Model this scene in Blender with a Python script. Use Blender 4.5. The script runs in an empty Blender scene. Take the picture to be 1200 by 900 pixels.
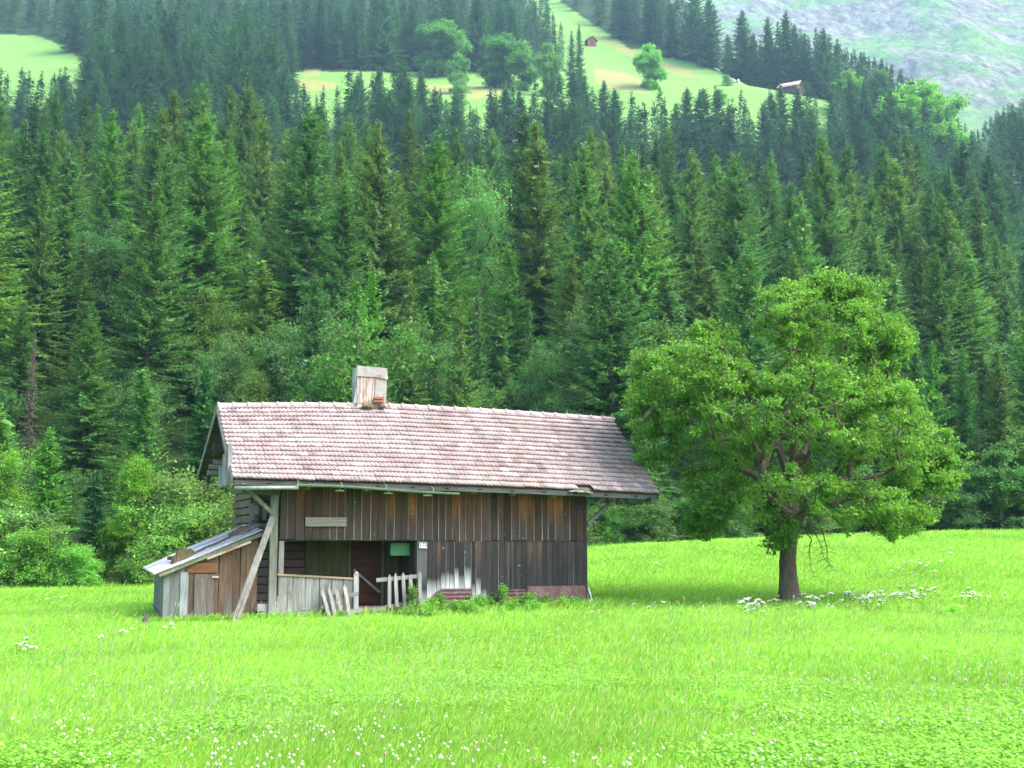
import bpy, math, random
import numpy as np
from mathutils import Vector, Matrix, Euler

R_ = math.radians
rnd = random.Random(7)
rng = np.random.default_rng(11)
sc = bpy.context.scene
COL = sc.collection

# ------------------------------------------------------------------ camera
CAM = np.array([0.0, 0.0, 1.7]); PITCH = R_(7.5); FPX = 1440.0
cp, sp_ = math.cos(PITCH), math.sin(PITCH)
cd = bpy.data.cameras.new('camera'); cam = bpy.data.objects.new('camera', cd); COL.objects.link(cam)
cam.location = CAM; cam.rotation_euler = (R_(90) + PITCH, 0, 0)
cd.sensor_width = 36; cd.lens = 36 * FPX / 1200; cd.clip_start = 0.1; cd.clip_end = 12000
sc.camera = cam

def ray(px, py):
    x = (px - 600) / FPX; y = (450 - py) / FPX
    return np.array([x, cp - y * sp_, sp_ + y * cp])
def proj(X, Y, Z):
    dz = Z - CAM[2]
    f = Y * cp + dz * sp_; u = -Y * sp_ + dz * cp
    return 600 + FPX * X / f, 450 - FPX * u / f
def at_y(px, py, Y):
    d = ray(px, py); return CAM + d * (Y / d[1])

# ------------------------------------------------------------------ materials
def mat(name):
    m = bpy.data.materials.new(name); m.use_nodes = True
    nt = m.node_tree; nt.nodes.clear()
    out = nt.nodes.new('ShaderNodeOutputMaterial')
    return m, nt, out
def N(nt, typ, **kw):
    n = nt.nodes.new(typ)
    for k, v in kw.items():
        if k in n.inputs: n.inputs[k].default_value = v
        else: setattr(n, k, v)
    return n
def L(nt, a, b): nt.links.new(a, b)
def mixc(nt, blend, fac, a, b):
    n = nt.nodes.new('ShaderNodeMix'); n.data_type = 'RGBA'; n.blend_type = blend
    for sock, v in ((0, fac), (6, a), (7, b)):
        if hasattr(v, 'links'): nt.links.new(v, n.inputs[sock])
        elif sock == 0: n.inputs[0].default_value = v
        else: n.inputs[sock].default_value = (*v, 1)
    return n.outputs[2]
def ramp(nt, fac, stops):
    r = nt.nodes.new('ShaderNodeValToRGB')
    el = r.color_ramp.elements
    while len(el) < len(stops): el.new(0.5)
    for e, (p, c) in zip(el, stops):
        e.position = p; e.color = (*(c if hasattr(c, '__len__') else (c, c, c)), 1)
    nt.links.new(fac, r.inputs[0]); return r.outputs[0]
def noise(nt, vec, scale, detail=4, rough=.55, dist=0):
    n = nt.nodes.new('ShaderNodeTexNoise'); n.inputs['Scale'].default_value = scale
    n.inputs['Detail'].default_value = detail; n.inputs['Roughness'].default_value = rough
    n.inputs['Distortion'].default_value = dist
    if vec is not None: nt.links.new(vec, n.inputs['Vector'])
    return n.outputs['Fac']
def mapping(nt, vec, scale=(1, 1, 1), rot=(0, 0, 0)):
    n = nt.nodes.new('ShaderNodeMapping'); n.inputs['Scale'].default_value = scale
    n.inputs['Rotation'].default_value = rot; nt.links.new(vec, n.inputs['Vector']); return n.outputs[0]
def bump(nt, h, strength=.3, dist=.02):
    b = nt.nodes.new('ShaderNodeBump'); b.inputs['Strength'].default_value = strength
    b.inputs['Distance'].default_value = dist; nt.links.new(h, b.inputs['Height']); return b.outputs[0]
def attrc(nt): 
    n = nt.nodes.new('ShaderNodeAttribute'); n.attribute_name = 'col'; return n.outputs['Color']
def coord(nt, which='Object'):
    return nt.nodes.new('ShaderNodeTexCoord').outputs[which]

def foliage_mat(name, trans=.35, rough=.5, spec=.3, objcol=True, sat=(1.25, 1.25, .8)):
    m, nt, out = mat(name)
    c = attrc(nt)
    if objcol:
        oi = nt.nodes.new('ShaderNodeObjectInfo')
        c = mixc(nt, 'MULTIPLY', 1.0, c, oi.outputs['Color'])
    p = N(nt, 'ShaderNodeBsdfPrincipled', Roughness=rough); p.inputs['Specular IOR Level'].default_value = spec
    L(nt, c, p.inputs['Base Color'])
    t = nt.nodes.new('ShaderNodeBsdfTranslucent')
    L(nt, mixc(nt, 'MULTIPLY', 1.0, c, sat), t.inputs['Color'])
    mx = nt.nodes.new('ShaderNodeMixShader'); mx.inputs[0].default_value = trans
    L(nt, p.outputs[0], mx.inputs[1]); L(nt, t.outputs[0], mx.inputs[2]); L(nt, mx.outputs[0], out.inputs[0])
    return m
M = {}
M['needles'] = foliage_mat('spruce_needles', .3, .55, .25)
M['leaves'] = foliage_mat('leaf_foliage', .45, .45, .28)
M['grass'] = foliage_mat('grass_blades', .5, .5, .2, objcol=False, sat=(1.2, 1.15, .9))
M['petal'] = foliage_mat('flower_petals', .3, .7, .1, objcol=False, sat=(1, 1, 1))

def bark_mat(name, c0, c1, scale=6):
    m, nt, out = mat(name)
    v = coord(nt)
    n = noise(nt, mapping(nt, v, (1, 1, .18)), scale * 3, 6, .7)
    n2 = noise(nt, v, 1.3, 3)
    c = ramp(nt, n, [(.3, c0), (.7, c1)])
    c = mixc(nt, 'MULTIPLY', .7, c, ramp(nt, n2, [(.3, .55), (.7, 1.25)]))
    p = N(nt, 'ShaderNodeBsdfPrincipled', Roughness=.9)
    L(nt, c, p.inputs['Base Color']); L(nt, bump(nt, n, .9, .04), p.inputs['Normal']); L(nt, p.outputs[0], out.inputs[0])
    return m
M['bark'] = bark_mat('bark_grey_brown', (.05, .034, .022), (.15, .11, .08))
M['bark_spruce'] = bark_mat('bark_spruce', (.05, .04, .032), (.17, .135, .11), 2)

def wood_mat(name, scale, knots=True, gain=1.0):
    m, nt, out = mat(name)
    v = coord(nt)
    g = noise(nt, mapping(nt, v, scale), 9, 6, .65, .3)
    g2 = noise(nt, mapping(nt, v, tuple(s * .5 + .25 for s in scale)), 2.2, 4, .6)
    c = attrc(nt)
    c = mixc(nt, 'MULTIPLY', .85, c, ramp(nt, g, [(.28, .45 * gain), (.5, 1.0 * gain), (.75, 1.5 * gain)]))
    c = mixc(nt, 'MULTIPLY', .7, c, ramp(nt, g2, [(.3, .6), (.7, 1.35)]))
    if knots:
        vn = nt.nodes.new('ShaderNodeTexVoronoi'); vn.inputs['Scale'].default_value = 2.6
        L(nt, mapping(nt, v, (1.6, 1.6, 1)), vn.inputs['Vector'])
        k = ramp(nt, vn.outputs['Distance'], [(.045, .35), (.09, 1.0)])
        c = mixc(nt, 'MULTIPLY', .8, c, k)
        sp = noise(nt, v, 11, 2, .5)
        s = ramp(nt, sp, [(.74, 0.0), (.78, 1.0)])
        c = mixc(nt, 'MIX', s, c, (.30, .26, .22))
    p = N(nt, 'ShaderNodeBsdfPrincipled', Roughness=.85); p.inputs['Specular IOR Level'].default_value = .25
    L(nt, c, p.inputs['Base Color']); L(nt, bump(nt, g, .6, .01), p.inputs['Normal']); L(nt, p.outputs[0], out.inputs[0])
    return m
M['wood_v'] = wood_mat('weathered_boards_upright', (3.2, 3.2, .22))
M['wood_h'] = wood_mat('weathered_boards_lying', (.22, 3.2, 3.2), False)
M['wood_d'] = wood_mat('weathered_poles', (2.2, 2.2, .5), False)

def plain(name, c, rough=.6, metal=0, var=.3, scale=4, rust=None):
    m, nt, out = mat(name)
    v = coord(nt); n = noise(nt, v, scale, 6, .65)
    col = mixc(nt, 'MULTIPLY', 1, c, ramp(nt, n, [(.25, 1 - var), (.75, 1 + var)]))
    if rust:
        n2 = noise(nt, mapping(nt, v, rust[2] if len(rust) > 2 else (1, 1, 1)), rust[1], 6, .65, .4)
        col = mixc(nt, 'MIX', ramp(nt, n2, [(.45, 0.0), (.62, 1.0)]), col, rust[0])
    p = N(nt, 'ShaderNodeBsdfPrincipled', Roughness=rough, Metallic=metal)
    L(nt, col, p.inputs['Base Color']); L(nt, bump(nt, n, .3, .01), p.inputs['Normal']); L(nt, p.outputs[0], out.inputs[0])
    return m
M['zinc'] = plain('galvanised_sheet', (.50, .50, .51), .5, .15, .2, 3, ((.26, .13, .085), 1.3, (.5, 2.2, 1)))
M['gutter'] = plain('old_gutter_metal', (.17, .21, .18), .55, .2, .4, 7)
M['rust'] = plain('rusty_sheet', (.055, .022, .020), .75, .1, .5, 5, ((.10, .065, .06), 3.0))
M['iron'] = plain('dark_iron', (.03, .03, .03), .6, .5)
M['greenpaint'] = plain('green_paint', (.02, .14, .05), .4, 0, .2, 9)
M['whitepaint'] = plain('white_enamel', (.7, .7, .7), .4, 0, .05)
M['blackpaint'] = plain('black_paint', (.02, .02, .02), .5, 0, .05)
M['brick'] = plain('old_brick', (.22, .07, .045), .9, 0, .5, 14)
M['moss'] = plain('moss_clump', (.10, .09, .03), .95, 0, .7, 12, ((.14, .075, .04), 7))
M['stone'] = plain('field_stone', (.26, .24, .21), .9, 0, .4, 6)
M['ply'] = plain('weathered_plywood', (.27, .23, .21), .85, 0, .35, 5, ((.46, .42, .40), 2.2, (3, 1, .5)))
M['palewood'] = plain('bleached_board', (.25, .235, .23), .85, 0, .35, 9, ((.26, .2, .18), 6, (1, 1, 3)))
M['flesh'] = M['stone']

def tile_mat():
    m, nt, out = mat('clay_roof_tiles')
    v = coord(nt)
    c = attrc(nt)
    n = noise(nt, v, 1.1, 6, .65)
    c = mixc(nt, 'MIX', ramp(nt, n, [(.42, 0.0), (.68, .6)]), c, (.33, .295, .285))
    n2 = noise(nt, v, 3.6, 5, .7)
    c = mixc(nt, 'MIX', ramp(nt, n2, [(.52, 0.0), (.68, .65)]), c, (.115, .08, .075))
    n3 = noise(nt, v, 17, 4, .7)
    c = mixc(nt, 'MULTIPLY', .8, c, ramp(nt, n3, [(.3, .6), (.65, 1.25)]))
    p = N(nt, 'ShaderNodeBsdfPrincipled', Roughness=.7)
    L(nt, c, p.inputs['Base Color']); L(nt, bump(nt, n3, .4, .01), p.inputs['Normal']); L(nt, p.outputs[0], out.inputs[0])
    return m
M['tile'] = tile_mat()

def terrain_mat():
    m, nt, out = mat('terrain_surface')
    v = coord(nt)
    c = attrc(nt)
    n = noise(nt, v, .35, 8, .65); n2 = noise(nt, v, 4.0, 6, .7); n3 = noise(nt, v, .05, 5, .6)
    c = mixc(nt, 'MULTIPLY', .55, c, ramp(nt, n, [(.3, (.75, .82, .7)), (.7, (1.25, 1.15, 1.3))]))
    c = mixc(nt, 'MULTIPLY', .6, c, ramp(nt, n2, [(.3, .7), (.7, 1.3)]))
    c = mixc(nt, 'MULTIPLY', .5, c, ramp(nt, n3, [(.35, (.85, .9, .8)), (.65, (1.2, 1.1, 1.0))]))
    p = N(nt, 'ShaderNodeBsdfPrincipled', Roughness=.9); p.inputs['Specular IOR Level'].default_value = .1
    L(nt, c, p.inputs['Base Color']); L(nt, bump(nt, n2, .5, .08), p.inputs['Normal']); L(nt, p.outputs[0], out.inputs[0])
    return m
M['terrain'] = terrain_mat()

def mountain_mat():
    m, nt, out = mat('mountain_rock_and_turf')
    v = coord(nt)
    line = mapping(nt, mapping(nt, v, (1, 1, 1), (0, R_(-36), 0)), (.28, .6, 1))
    gull = mapping(nt, mapping(nt, v, (1, 1, 1), (0, R_(20), 0)), (1, .5, .22))
    n = noise(nt, line, .014, 10, .74, .8)
    rock = ramp(nt, noise(nt, gull, .09, 9, .75, .3), [(.30, (.035, .037, .035)), (.45, (.13, .128, .115)), (.58, (.29, .28, .245)), (.72, (.50, .475, .42))])
    turf = ramp(nt, noise(nt, v, .07, 8, .75), [(.32, (.05, .12, .04)), (.5, (.13, .27, .07)), (.68, (.26, .36, .13))])
    fac = ramp(nt, n, [(.47, 0.0), (.525, 1.0)])
    c = mixc(nt, 'MIX', fac, turf, rock)
    c = mixc(nt, 'MIX', ramp(nt, noise(nt, line, .11, 9, .75, .3), [(.585, 0.0), (.62, .8)]), c, (.02, .05, .02))
    p = N(nt, 'ShaderNodeBsdfPrincipled', Roughness=.95); p.inputs['Specular IOR Level'].default_value = .1
    L(nt, c, p.inputs['Base Color'])
    L(nt, bump(nt, noise(nt, gull, .05, 9, .75), 1, 18), p.inputs['Normal']); L(nt, p.outputs[0], out.inputs[0])
    return m
M['mountain'] = mountain_mat()

# ------------------------------------------------------------------ mesh helpers
def mesh_np(name, V, F, C=None, smooth=False):
    """V (n,3); F list of int arrays (m,k); C (n,3) colours"""
    me = bpy.data.meshes.new(name)
    if not isinstance(F, (list, tuple)): F = [F]
    F = [f for f in F if len(f)]
    V = np.asarray(V, np.float32)
    me.vertices.add(len(V)); me.vertices.foreach_set('co', V.ravel())
    nl = sum(f.size for f in F); npoly = sum(len(f) for f in F)
    me.loops.add(nl); me.loops.foreach_set('vertex_index', np.concatenate([f.ravel() for f in F]).astype(np.int32))
    me.polygons.add(npoly)
    tot = np.concatenate([np.full(len(f), f.shape[1]) for f in F])
    st = np.concatenate([[0], np.cumsum(tot)[:-1]]).astype(np.int32)
    me.polygons.foreach_set('loop_start', st)
    if smooth: me.polygons.foreach_set('use_smooth', np.ones(npoly, bool))
    me.update(calc_edges=True)
    if C is not None:
        a = me.color_attributes.new('col', 'FLOAT_COLOR', 'POINT')
        c4 = np.ones((len(V), 4), np.float32); c4[:, :3] = C
        a.data.foreach_set('color', c4.ravel())
    return me
def link(name, me, m=None, parent=None, loc=None):
    o = bpy.data.objects.new(name, me); COL.objects.link(o)
    if m is not None and me is not None and not me.materials: me.materials.append(m)
    if parent is not None: o.parent = parent
    if loc is not None: o.location = loc
    return o
def tag(o, label=None, cat=None, group=None, kind=None):
    if label: o['label'] = label
    if cat: o['category'] = cat
    if group: o['group'] = group
    if kind: o['kind'] = kind
    return o
def empty(name, loc, rz=0, **kw):
    o = bpy.data.objects.new(name, None); COL.objects.link(o); o.location = loc; o.rotation_euler = (0, 0, rz)
    return tag(o, **kw)
KIDS = {}
def copy_tree(root, loc, rz, scale, color=None, **kw):
    r = root.copy(); COL.objects.link(r); r.location = loc; r.rotation_euler = (0, 0, rz); r.scale = scale
    for ch in KIDS[root.name]:
        c = ch.copy(); COL.objects.link(c); c.parent = r
        if color is not None and ch.get('tint'): c.color = (*color, 1)
    tag(r, **kw); return r

class MB:
    def __init__(s): s.v, s.f, s.c = [], [], []
    def add(s, V, F, col):
        b = len(s.v)
        s.v += [tuple(map(float, p)) for p in V]
        s.f += [tuple(i + b for i in f) for f in F]
        if len(V) and hasattr(col[0], '__len__'): s.c += [tuple(c) for c in col]
        else: s.c += [tuple(col)] * len(V)
    def box(s, a, b, col=(.3, .3, .3), top=None, M=None, cut=None):
        (x0, y0, z0), (x1, y1, z1) = a, b
        V = [(x0, y0, z0), (x1, y0, z0), (x1, y1, z0), (x0, y1, z0), (x0, y0, z1), (x1, y0, z1), (x1, y1, z1), (x0, y1, z1)]
        if M is not None: V = [tuple(M @ Vector(p)) for p in V]
        F = [(0, 3, 2, 1), (4, 5, 6, 7), (0, 1, 5, 4), (1, 2, 6, 5), (2, 3, 7, 6), (3, 0, 4, 7)]
        s.add(V, F, [col] * 4 + [top or col] * 4)
    def board(s, u0, u1, v0, v1, segs, tilt=0):
        """upright board; segs = [(w, colour)], each w a number or (w_left, w_right)"""
        V, C, F = [], [], []
        for w, c in segs:
            wl, wr = w if hasattr(w, '__len__') else (w, w)
            o = tilt * (wl - (segs[0][0] if not hasattr(segs[0][0], '__len__') else segs[0][0][0]))
            V += [(u0 + o, v0, wl), (u1 + o, v0, wr), (u1 + o, v1, wr), (u0 + o, v1, wl)]; C += [c] * 4
        n = len(segs)
        for k in range(n - 1):
            b = 4 * k
            for i in range(4):
                j = (i + 1) % 4
                F.append((b + i, b + j, b + 4 + j, b + 4 + i))
        F.append((3, 2, 1, 0)); b = 4 * (n - 1); F.append((b, b + 1, b + 2, b + 3))
        s.add(V, F, C)
    def beam(s, p, q, w, h, col=(.3, .3, .3), up=(0, 0, 1), col2=None):
        p, q = Vector(p), Vector(q); d = (q - p).normalized(); up = Vector(up)
        sd = d.cross(up).normalized(); up = sd.cross(d).normalized()
        V = []
        for e in (p, q):
            for a, b in ((-1, -1), (1, -1), (1, 1), (-1, 1)): V.append(e + sd * (a * w / 2) + up * (b * h / 2))
        s.add(V, [(0, 1, 2, 3), (7, 6, 5, 4), (0, 4, 5, 1), (1, 5, 6, 2), (2, 6, 7, 3), (3, 7, 4, 0)], [col] * 4 + [col2 or col] * 4)
    def tube(s, pts, rad, n=8, col=(.3, .3, .3)):
        pts = [Vector(p) for p in pts]; V, F = [], []
        ref = Vector((.13, .37, .92))
        for i, p in enumerate(pts):
            d = (pts[min(i + 1, len(pts) - 1)] - pts[max(i - 1, 0)]).normalized()
            a = d.cross(ref).normalized(); b = d.cross(a)
            r = rad[i] if hasattr(rad, '__len__') else rad
            for k in range(n):
                t = 2 * math.pi * k / n; V.append(p + a * (r * math.cos(t)) + b * (r * math.sin(t)))
        for i in range(len(pts) - 1):
            for k in range(n):
                j = (k + 1) % n; F.append((i * n + k, i * n + j, (i + 1) * n + j, (i + 1) * n + k))
        F.append(tuple(range(n))[::-1]); F.append(tuple((len(pts) - 1) * n + k for k in range(n)))
        s.add(V, F, col)
    def build(s, name, m, parent=None, smooth=False, loc=None):
        me = bpy.data.meshes.new(name); me.from_pydata(s.v, [], s.f); me.update()
        a = me.color_attributes.new('col', 'FLOAT_COLOR', 'POINT')
        c4 = np.ones((len(s.v), 4), np.float32); c4[:, :3] = np.array(s.c); a.data.foreach_set('color', c4.ravel())
        if smooth: me.polygons.foreach_set('use_smooth', [True] * len(me.polygons))
        return link(name, me, m, parent, loc)

# ------------------------------------------------------------------ terrain
def smooth(x): x = np.clip(x, 0, 1); return x * x * (3 - 2 * x)
TE = [-1.2, -.42, -.3, -.1, .07, .16, .38, 1.2]
def edge_y(t): return np.interp(t, TE, [50, 50, 51, 58, 65, 68, 75, 82])
def edge_z(t): return np.interp(t, TE, [0, 0, .05, .75, 1.55, 1.95, 2.5, 3.2])
PY = [0, 14, 55, 95, 135, 165, 200, 265, 315, 365, 455, 585, 730, 1000, 1500]
PZ = [0, 2.0, 16, 31, 45, 51, 56, 82, 118, 158, 207, 290, 382, 520, 420]
CT = [-1.2, .10, .15, .2, .25, .3, .37, .45, .6, 1.2]; CZ = [560, 560, 240, 197, 191, 180, 152, 130, 110, 95]
NT = [-1.2, -.35, -.1, .34, .40, .47, .7, 1.2]; NF = [1.12, 1.06, 1.0, .98, .82, .6, .45, .4]
_ph = np.random.default_rng(3).uniform(0, 6.28, 12)
def H(X, Y):
    X = np.asarray(X, float); Y = np.asarray(Y, float)
    Rr = np.hypot(X, Y); a = np.arctan2(X, Y); ac = np.clip(a, -R_(50), R_(50))
    t = np.tan(ac); Yp = Rr * np.cos(ac)
    ye = edge_y(t); ze = edge_z(t)
    z = ze * smooth((Yp - 30) / (ye - 30)) + .05 * np.sin(X * .35 + _ph[0]) * np.sin(Y * .28 + _ph[1]) - .12 * smooth((3 - X) / 4)
    d = np.maximum(Yp - ye, 0)
    near = np.interp(d, PY, PZ)
    f = np.interp(t, NT, NF); w = smooth((Yp - 220) / 120)
    z2 = near * (f * (1 - w) + w)
    crest = np.interp(t, CT, CZ)
    k = 4.0
    z2 = -k * np.logaddexp(-z2 / k, -crest / k) * 1.0
    z2 = np.where(d > 0, z2 + k * math.exp(-0) * 0, 0)
    und = 2.2 * np.sin(X * .045 + _ph[2]) * np.sin(Y * .06 + _ph[3]) + 1.1 * np.sin(X * .11 + _ph[4] + Y * .03) 
    z2 = z2 + und * smooth(d / 60) * .8
    z2 = np.maximum(z2, 0)
    fade = 1 - smooth((np.abs(a) - R_(65)) / R_(50))
    far = smooth((Rr - 1150) / 350)
    return (z + z2) * fade * (1 - far) + far * fade * 90

def ground_hit(px, py, y0=45, y1=1200):
    d = ray(px, py); Ys = np.geomspace(y0, y1, 900)
    P = CAM[None] + d[None] * (Ys / d[1])[:, None]
    below = P[:, 2] < H(P[:, 0], P[:, 1])
    k = np.argmax(below)
    return P[k] if below[k] else None

def ground_far(px, py):
    for k in range(80):
        p = ground_hit(px, py + k, 330)
        if p is not None: return p
    return at_y(px, py, 480)

def inpoly(x, y, poly):
    x = np.asarray(x, float); y = np.asarray(y, float); c = np.zeros(x.shape, bool); n = len(poly)
    for i in range(n):
        x0, y0 = poly[i]; x1, y1 = poly[(i + 1) % n]
        if y0 == y1: continue
        c ^= ((y0 > y) != (y1 > y)) & (x < (x1 - x0) * (y - y0) / (y1 - y0) + x0)
    return c
MEADOWS = [
    [(345, 88), (400, 92), (470, 98), (515, 99), (560, 99), (620, 88), (650, 84), (664, 84), (658, 62), (648, 45), (622, 20), (596, -34), (640, -34), (660, 4), (704, 34),
     (740, 58), (758, 58), (764, 66), (800, 70), (845, 86), (875, 90), (905, 88), (960, 92), (975, 120), (960, 170), (330, 170)],
    [(-30, 40), (45, 42), (85, 60), (105, 85), (105, 130), (-30, 130)],
    [(365, 40), (371, 40), (372, 90), (360, 90)],
    [(1050, 118), (1078, 130), (1078, 160), (1050, 160)]]
TAN = [[(340, 92), (392, 96), (396, 104), (360, 108)], [(500, 99), (585, 100), (590, 110), (560, 116), (503, 110)],
       [(695, 80), (735, 86), (765, 100), (762, 110), (720, 106), (695, 96)], [(688, 36), (760, 66), (830, 92), (800, 90), (740, 68)], [(358, 35), (374, 35), (374, 90), (358, 90)]]

def build_terrain():
    az = np.concatenate([np.linspace(-180, -60, 25)[:-1], np.linspace(-60, -28, 33)[:-1], np.linspace(-28, 28, 301), np.linspace(28, 60, 33)[1:], np.linspace(60, 180, 25)[1:-1]])
    rr = np.concatenate([[.5], np.geomspace(2, 45, 40)[:-1], np.linspace(45, 220, 90)[:-1], np.linspace(220, 700, 170)[:-1], np.geomspace(700, 1600, 30), [2000, 2400]])
    A, Rg = np.meshgrid(np.radians(az), rr, indexing='ij')
    X = Rg * np.sin(A); Y = Rg * np.cos(A); Z = H(X, Y)
    na, nr = A.shape
    V = np.stack([X, Y, Z], -1).reshape(-1, 3)
    i = np.arange(na)[:, None]; j = np.arange(nr - 1)[None]
    i2 = (i + 1) % na
    F = np.stack([i * nr + j, i2 * nr + j, i2 * nr + j + 1, i * nr + j + 1], -1).reshape(-1, 4)[:, ::-1]
    t = np.tan(np.clip(A, -R_(50), R_(50))); Yp = Rg * np.cos(np.clip(A, -R_(50), R_(50)))
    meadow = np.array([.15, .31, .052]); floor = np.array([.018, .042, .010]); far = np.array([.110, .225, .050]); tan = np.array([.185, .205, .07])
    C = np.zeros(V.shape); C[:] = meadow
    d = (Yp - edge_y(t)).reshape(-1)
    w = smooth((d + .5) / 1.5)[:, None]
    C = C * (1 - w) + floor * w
    px, py = proj(V[:, 0], np.maximum(V[:, 1], .1), V[:, 2])
    isfar = (Yp.reshape(-1) > 330) & (V[:, 1] > 0)
    for p in MEADOWS:
        k = isfar & inpoly(px, py, [(x, y) for x, y in p]); C[k] = far
    kk = isfar & (py > 84) & (py < 175) & (px > 340) & (px < 990); C[kk] = far
    for p in TAN:
        k = isfar & inpoly(px, py, p); C[k] = tan
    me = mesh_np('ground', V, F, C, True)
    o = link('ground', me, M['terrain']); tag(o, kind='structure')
build_terrain()

def build_mountain():
    az = np.radians(np.linspace(-60, 60, 420)); rr = np.linspace(1150, 2350, 240)
    A, Rg = np.meshgrid(az, rr, indexing='ij')
    X = Rg * np.sin(A); Y = Rg * np.cos(A)
    Z = np.interp(Rg, [1150, 1200, 1400, 1750, 2100, 2350], [60, 150, 430, 760, 1080, 1120])
    g = np.random.default_rng(5)
    # ridged fractal relief, gullies run down the slope and lean to the right
    q = A * 1500 + (Rg - 1500) * .55
    n = 0
    amp, fr = 1.0, .0042
    for k in range(7):
        ph = g.uniform(0, 6.28, 4); th = g.uniform(-.25, .25)
        w = np.sin(q * fr + ph[0] + 1.3 * np.sin(Rg * fr * .6 + ph[1])) * np.cos(Rg * fr * (.5 + th) + ph[2] + .8 * np.sin(q * fr * .8 + ph[3]))
        n = n + amp * (1 - 2 * np.abs(w)); amp *= .56; fr *= 1.95
    Z = Z + n * 24 * smooth((Rg - 1180) / 300)
    V = np.stack([X, Y, Z], -1).reshape(-1, 3); na, nr = A.shape
    i = np.arange(na - 1)[:, None]; j = np.arange(nr - 1)[None]
    F = np.stack([i * nr + j, (i + 1) * nr + j, (i + 1) * nr + j + 1, i * nr + j + 1], -1).reshape(-1, 4)[:, ::-1]
    o = link('mountain', mesh_np('mountain', V, F, None, True), M['mountain']); tag(o, kind='structure')
build_mountain()

# ------------------------------------------------------------------ barn frame
PHI = R_(21.8)
P0 = at_y(322, 727, 31.0)
UH = np.array([math.cos(PHI), math.sin(PHI), 0]); VH = np.array([-math.sin(PHI), math.cos(PHI), 0])
def LP(px, py, v):
    """photo pixel on the barn-local plane v -> (u, w)"""
    d = ray(px, py); k = np.dot(P0 + VH * v - CAM, VH) / np.dot(d, VH); p = CAM + d * k - P0
    return float(np.dot(p, UH)), float(p[2])
def LU(px, py, u):
    d = ray(px, py); k = np.dot(P0 + UH * u - CAM, UH) / np.dot(d, UH); p = CAM + d * k - P0
    return float(np.dot(p, VH)), float(p[2])
def gl(u, v):
    """ground height in barn-local w"""
    p = P0 + UH * u + VH * v
    return float(H(p[0], p[1]) - P0[2])
def wpt(u, v, w): return P0 + UH * u + VH * v + np.array([0, 0, w])
def G(s, j=.12):  # grey-ish variation
    k = 1 + rnd.uniform(-j, j); return tuple(c * k * (1 + rnd.uniform(-.04, .04)) for c in s)
GREY = (.17, .165, .155); GREYD = (.075, .07, .066); BROWN = (.085, .040, .022); DARK = (.03, .024, .02); SILVER = (.24, .24, .24)

barn = empty('barn', tuple(P0), PHI, label='old weathered timber barn with pale red tiled roof and open porch', cat='barn')
V_E, V_R, V_B = -.7, 2.2, 5.15
def curve(pts, v):
    uw = [LP(x, y, v) for x, y in pts]; us = [a for a, b in uw]; ws = [b for a, b in uw]
    def f(u):
        if u < us[0]: k = 0
        elif u >= us[-1]: k = len(us) - 2
        else: k = max(i for i in range(len(us) - 1) if us[i] <= u)
        return ws[k] + (ws[k + 1] - ws[k]) * (u - us[k]) / (us[k + 1] - us[k])
    return f, us[0], us[-1]
fR, ul, ur = curve([(256, 475), (350, 474), (450, 475), (574, 481.5), (715, 491)], V_R)
fE, el_, er_ = curve([(271, 560), (385, 563), (500, 566.5), (640, 572), (774, 578.5)], V_E)
wb0 = LU(238, 556, -1.1); 
U0, U1 = (ul + el_) / 2, (ur + er_) / 2
def fB(u): return fR(u) - (fR(U0) - wb0[1]) 
V_B = wb0[0]
print('BARN', U0, U1, 'ridge', fR(0), 'eave', fE(0), 'back', V_B, fB(0), 'right corner', LP(688, 712, 0))

def roof_tiles(name, ve, fe, nrow, hole=None, flip=False, dark=True):
    V, F, C = [], [], []
    tw = .225; nc = int(round((U1 - U0) / tw)); tw = (U1 - U0) / nc; K = 10
    for j in range(nrow):
        for i in range(nc):
            ua = U0 + i * tw; uc = ua + tw / 2
            if hole and hole(uc, j): continue
            s0 = j / nrow - .004 + rnd.gauss(0, .0012); s1 = (j + 1.12) / nrow
            s1 = min(s1, 1.0)
            lift = .056 + rnd.gauss(0, .004); sk = rnd.gauss(0, .004)
            g = 1 + rnd.gauss(0, .06)
            base = np.array([.228, .164, .158]) * g * np.array([1, 1 + rnd.gauss(0, .04), 1 + rnd.gauss(0, .05)])
            if rnd.random() < .10: base = np.array([.33, .275, .275]) * g
            if rnd.random() < .02: base = np.array([.32, .20, .16]) * g
            if dark and uc > U1 - 1.7 and rnd.random() < .22 * (uc - U1 + 1.7): base = np.array([.16, .135, .13]) * g
            if rnd.random() < .08: base = base * .65
            b = len(V)
            for r, (s, off) in enumerate(((s0, lift - .058), (s0, lift), (s1, .0))):
                for k in range(K + 1):
                    x = k / K; u = ua + x * tw * 1.0
                    h = .024 * (.5 - .5 * math.cos(4 * math.pi * x + .9)) ** .8
                    v = ve + (V_R - ve) * s; w = fe(u) + (fR(u) - fe(u)) * s
                    n = Vector((0, -(fR(u) - fe(u)), abs(V_R - ve))) if ve < V_R else Vector((0, (fR(u) - fe(u)), abs(V_R - ve)))
                    n.normalize()
                    hh = h + off + sk * (x - .5) if r else h + off
                    V.append((u + .006 * (j % 2), v + n.y * hh, w + n.z * hh))
                    cc = base if r else np.array([.10, .03, .035])
                    if r == 1: cc = base * 1.0
                    C.append(cc)
            for r in (0, 1):
                for k in range(K):
                    q = (b + r * (K + 1) + k, b + r * (K + 1) + k + 1, b + (r + 1) * (K + 1) + k + 1, b + (r + 1) * (K + 1) + k)
                    F.append(q)
    return link(name, mesh_np(name, np.array(V), np.array(F), np.array(C)), M['tile'], barn)
hu, _ = LP(689, 572, V_E)
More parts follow.
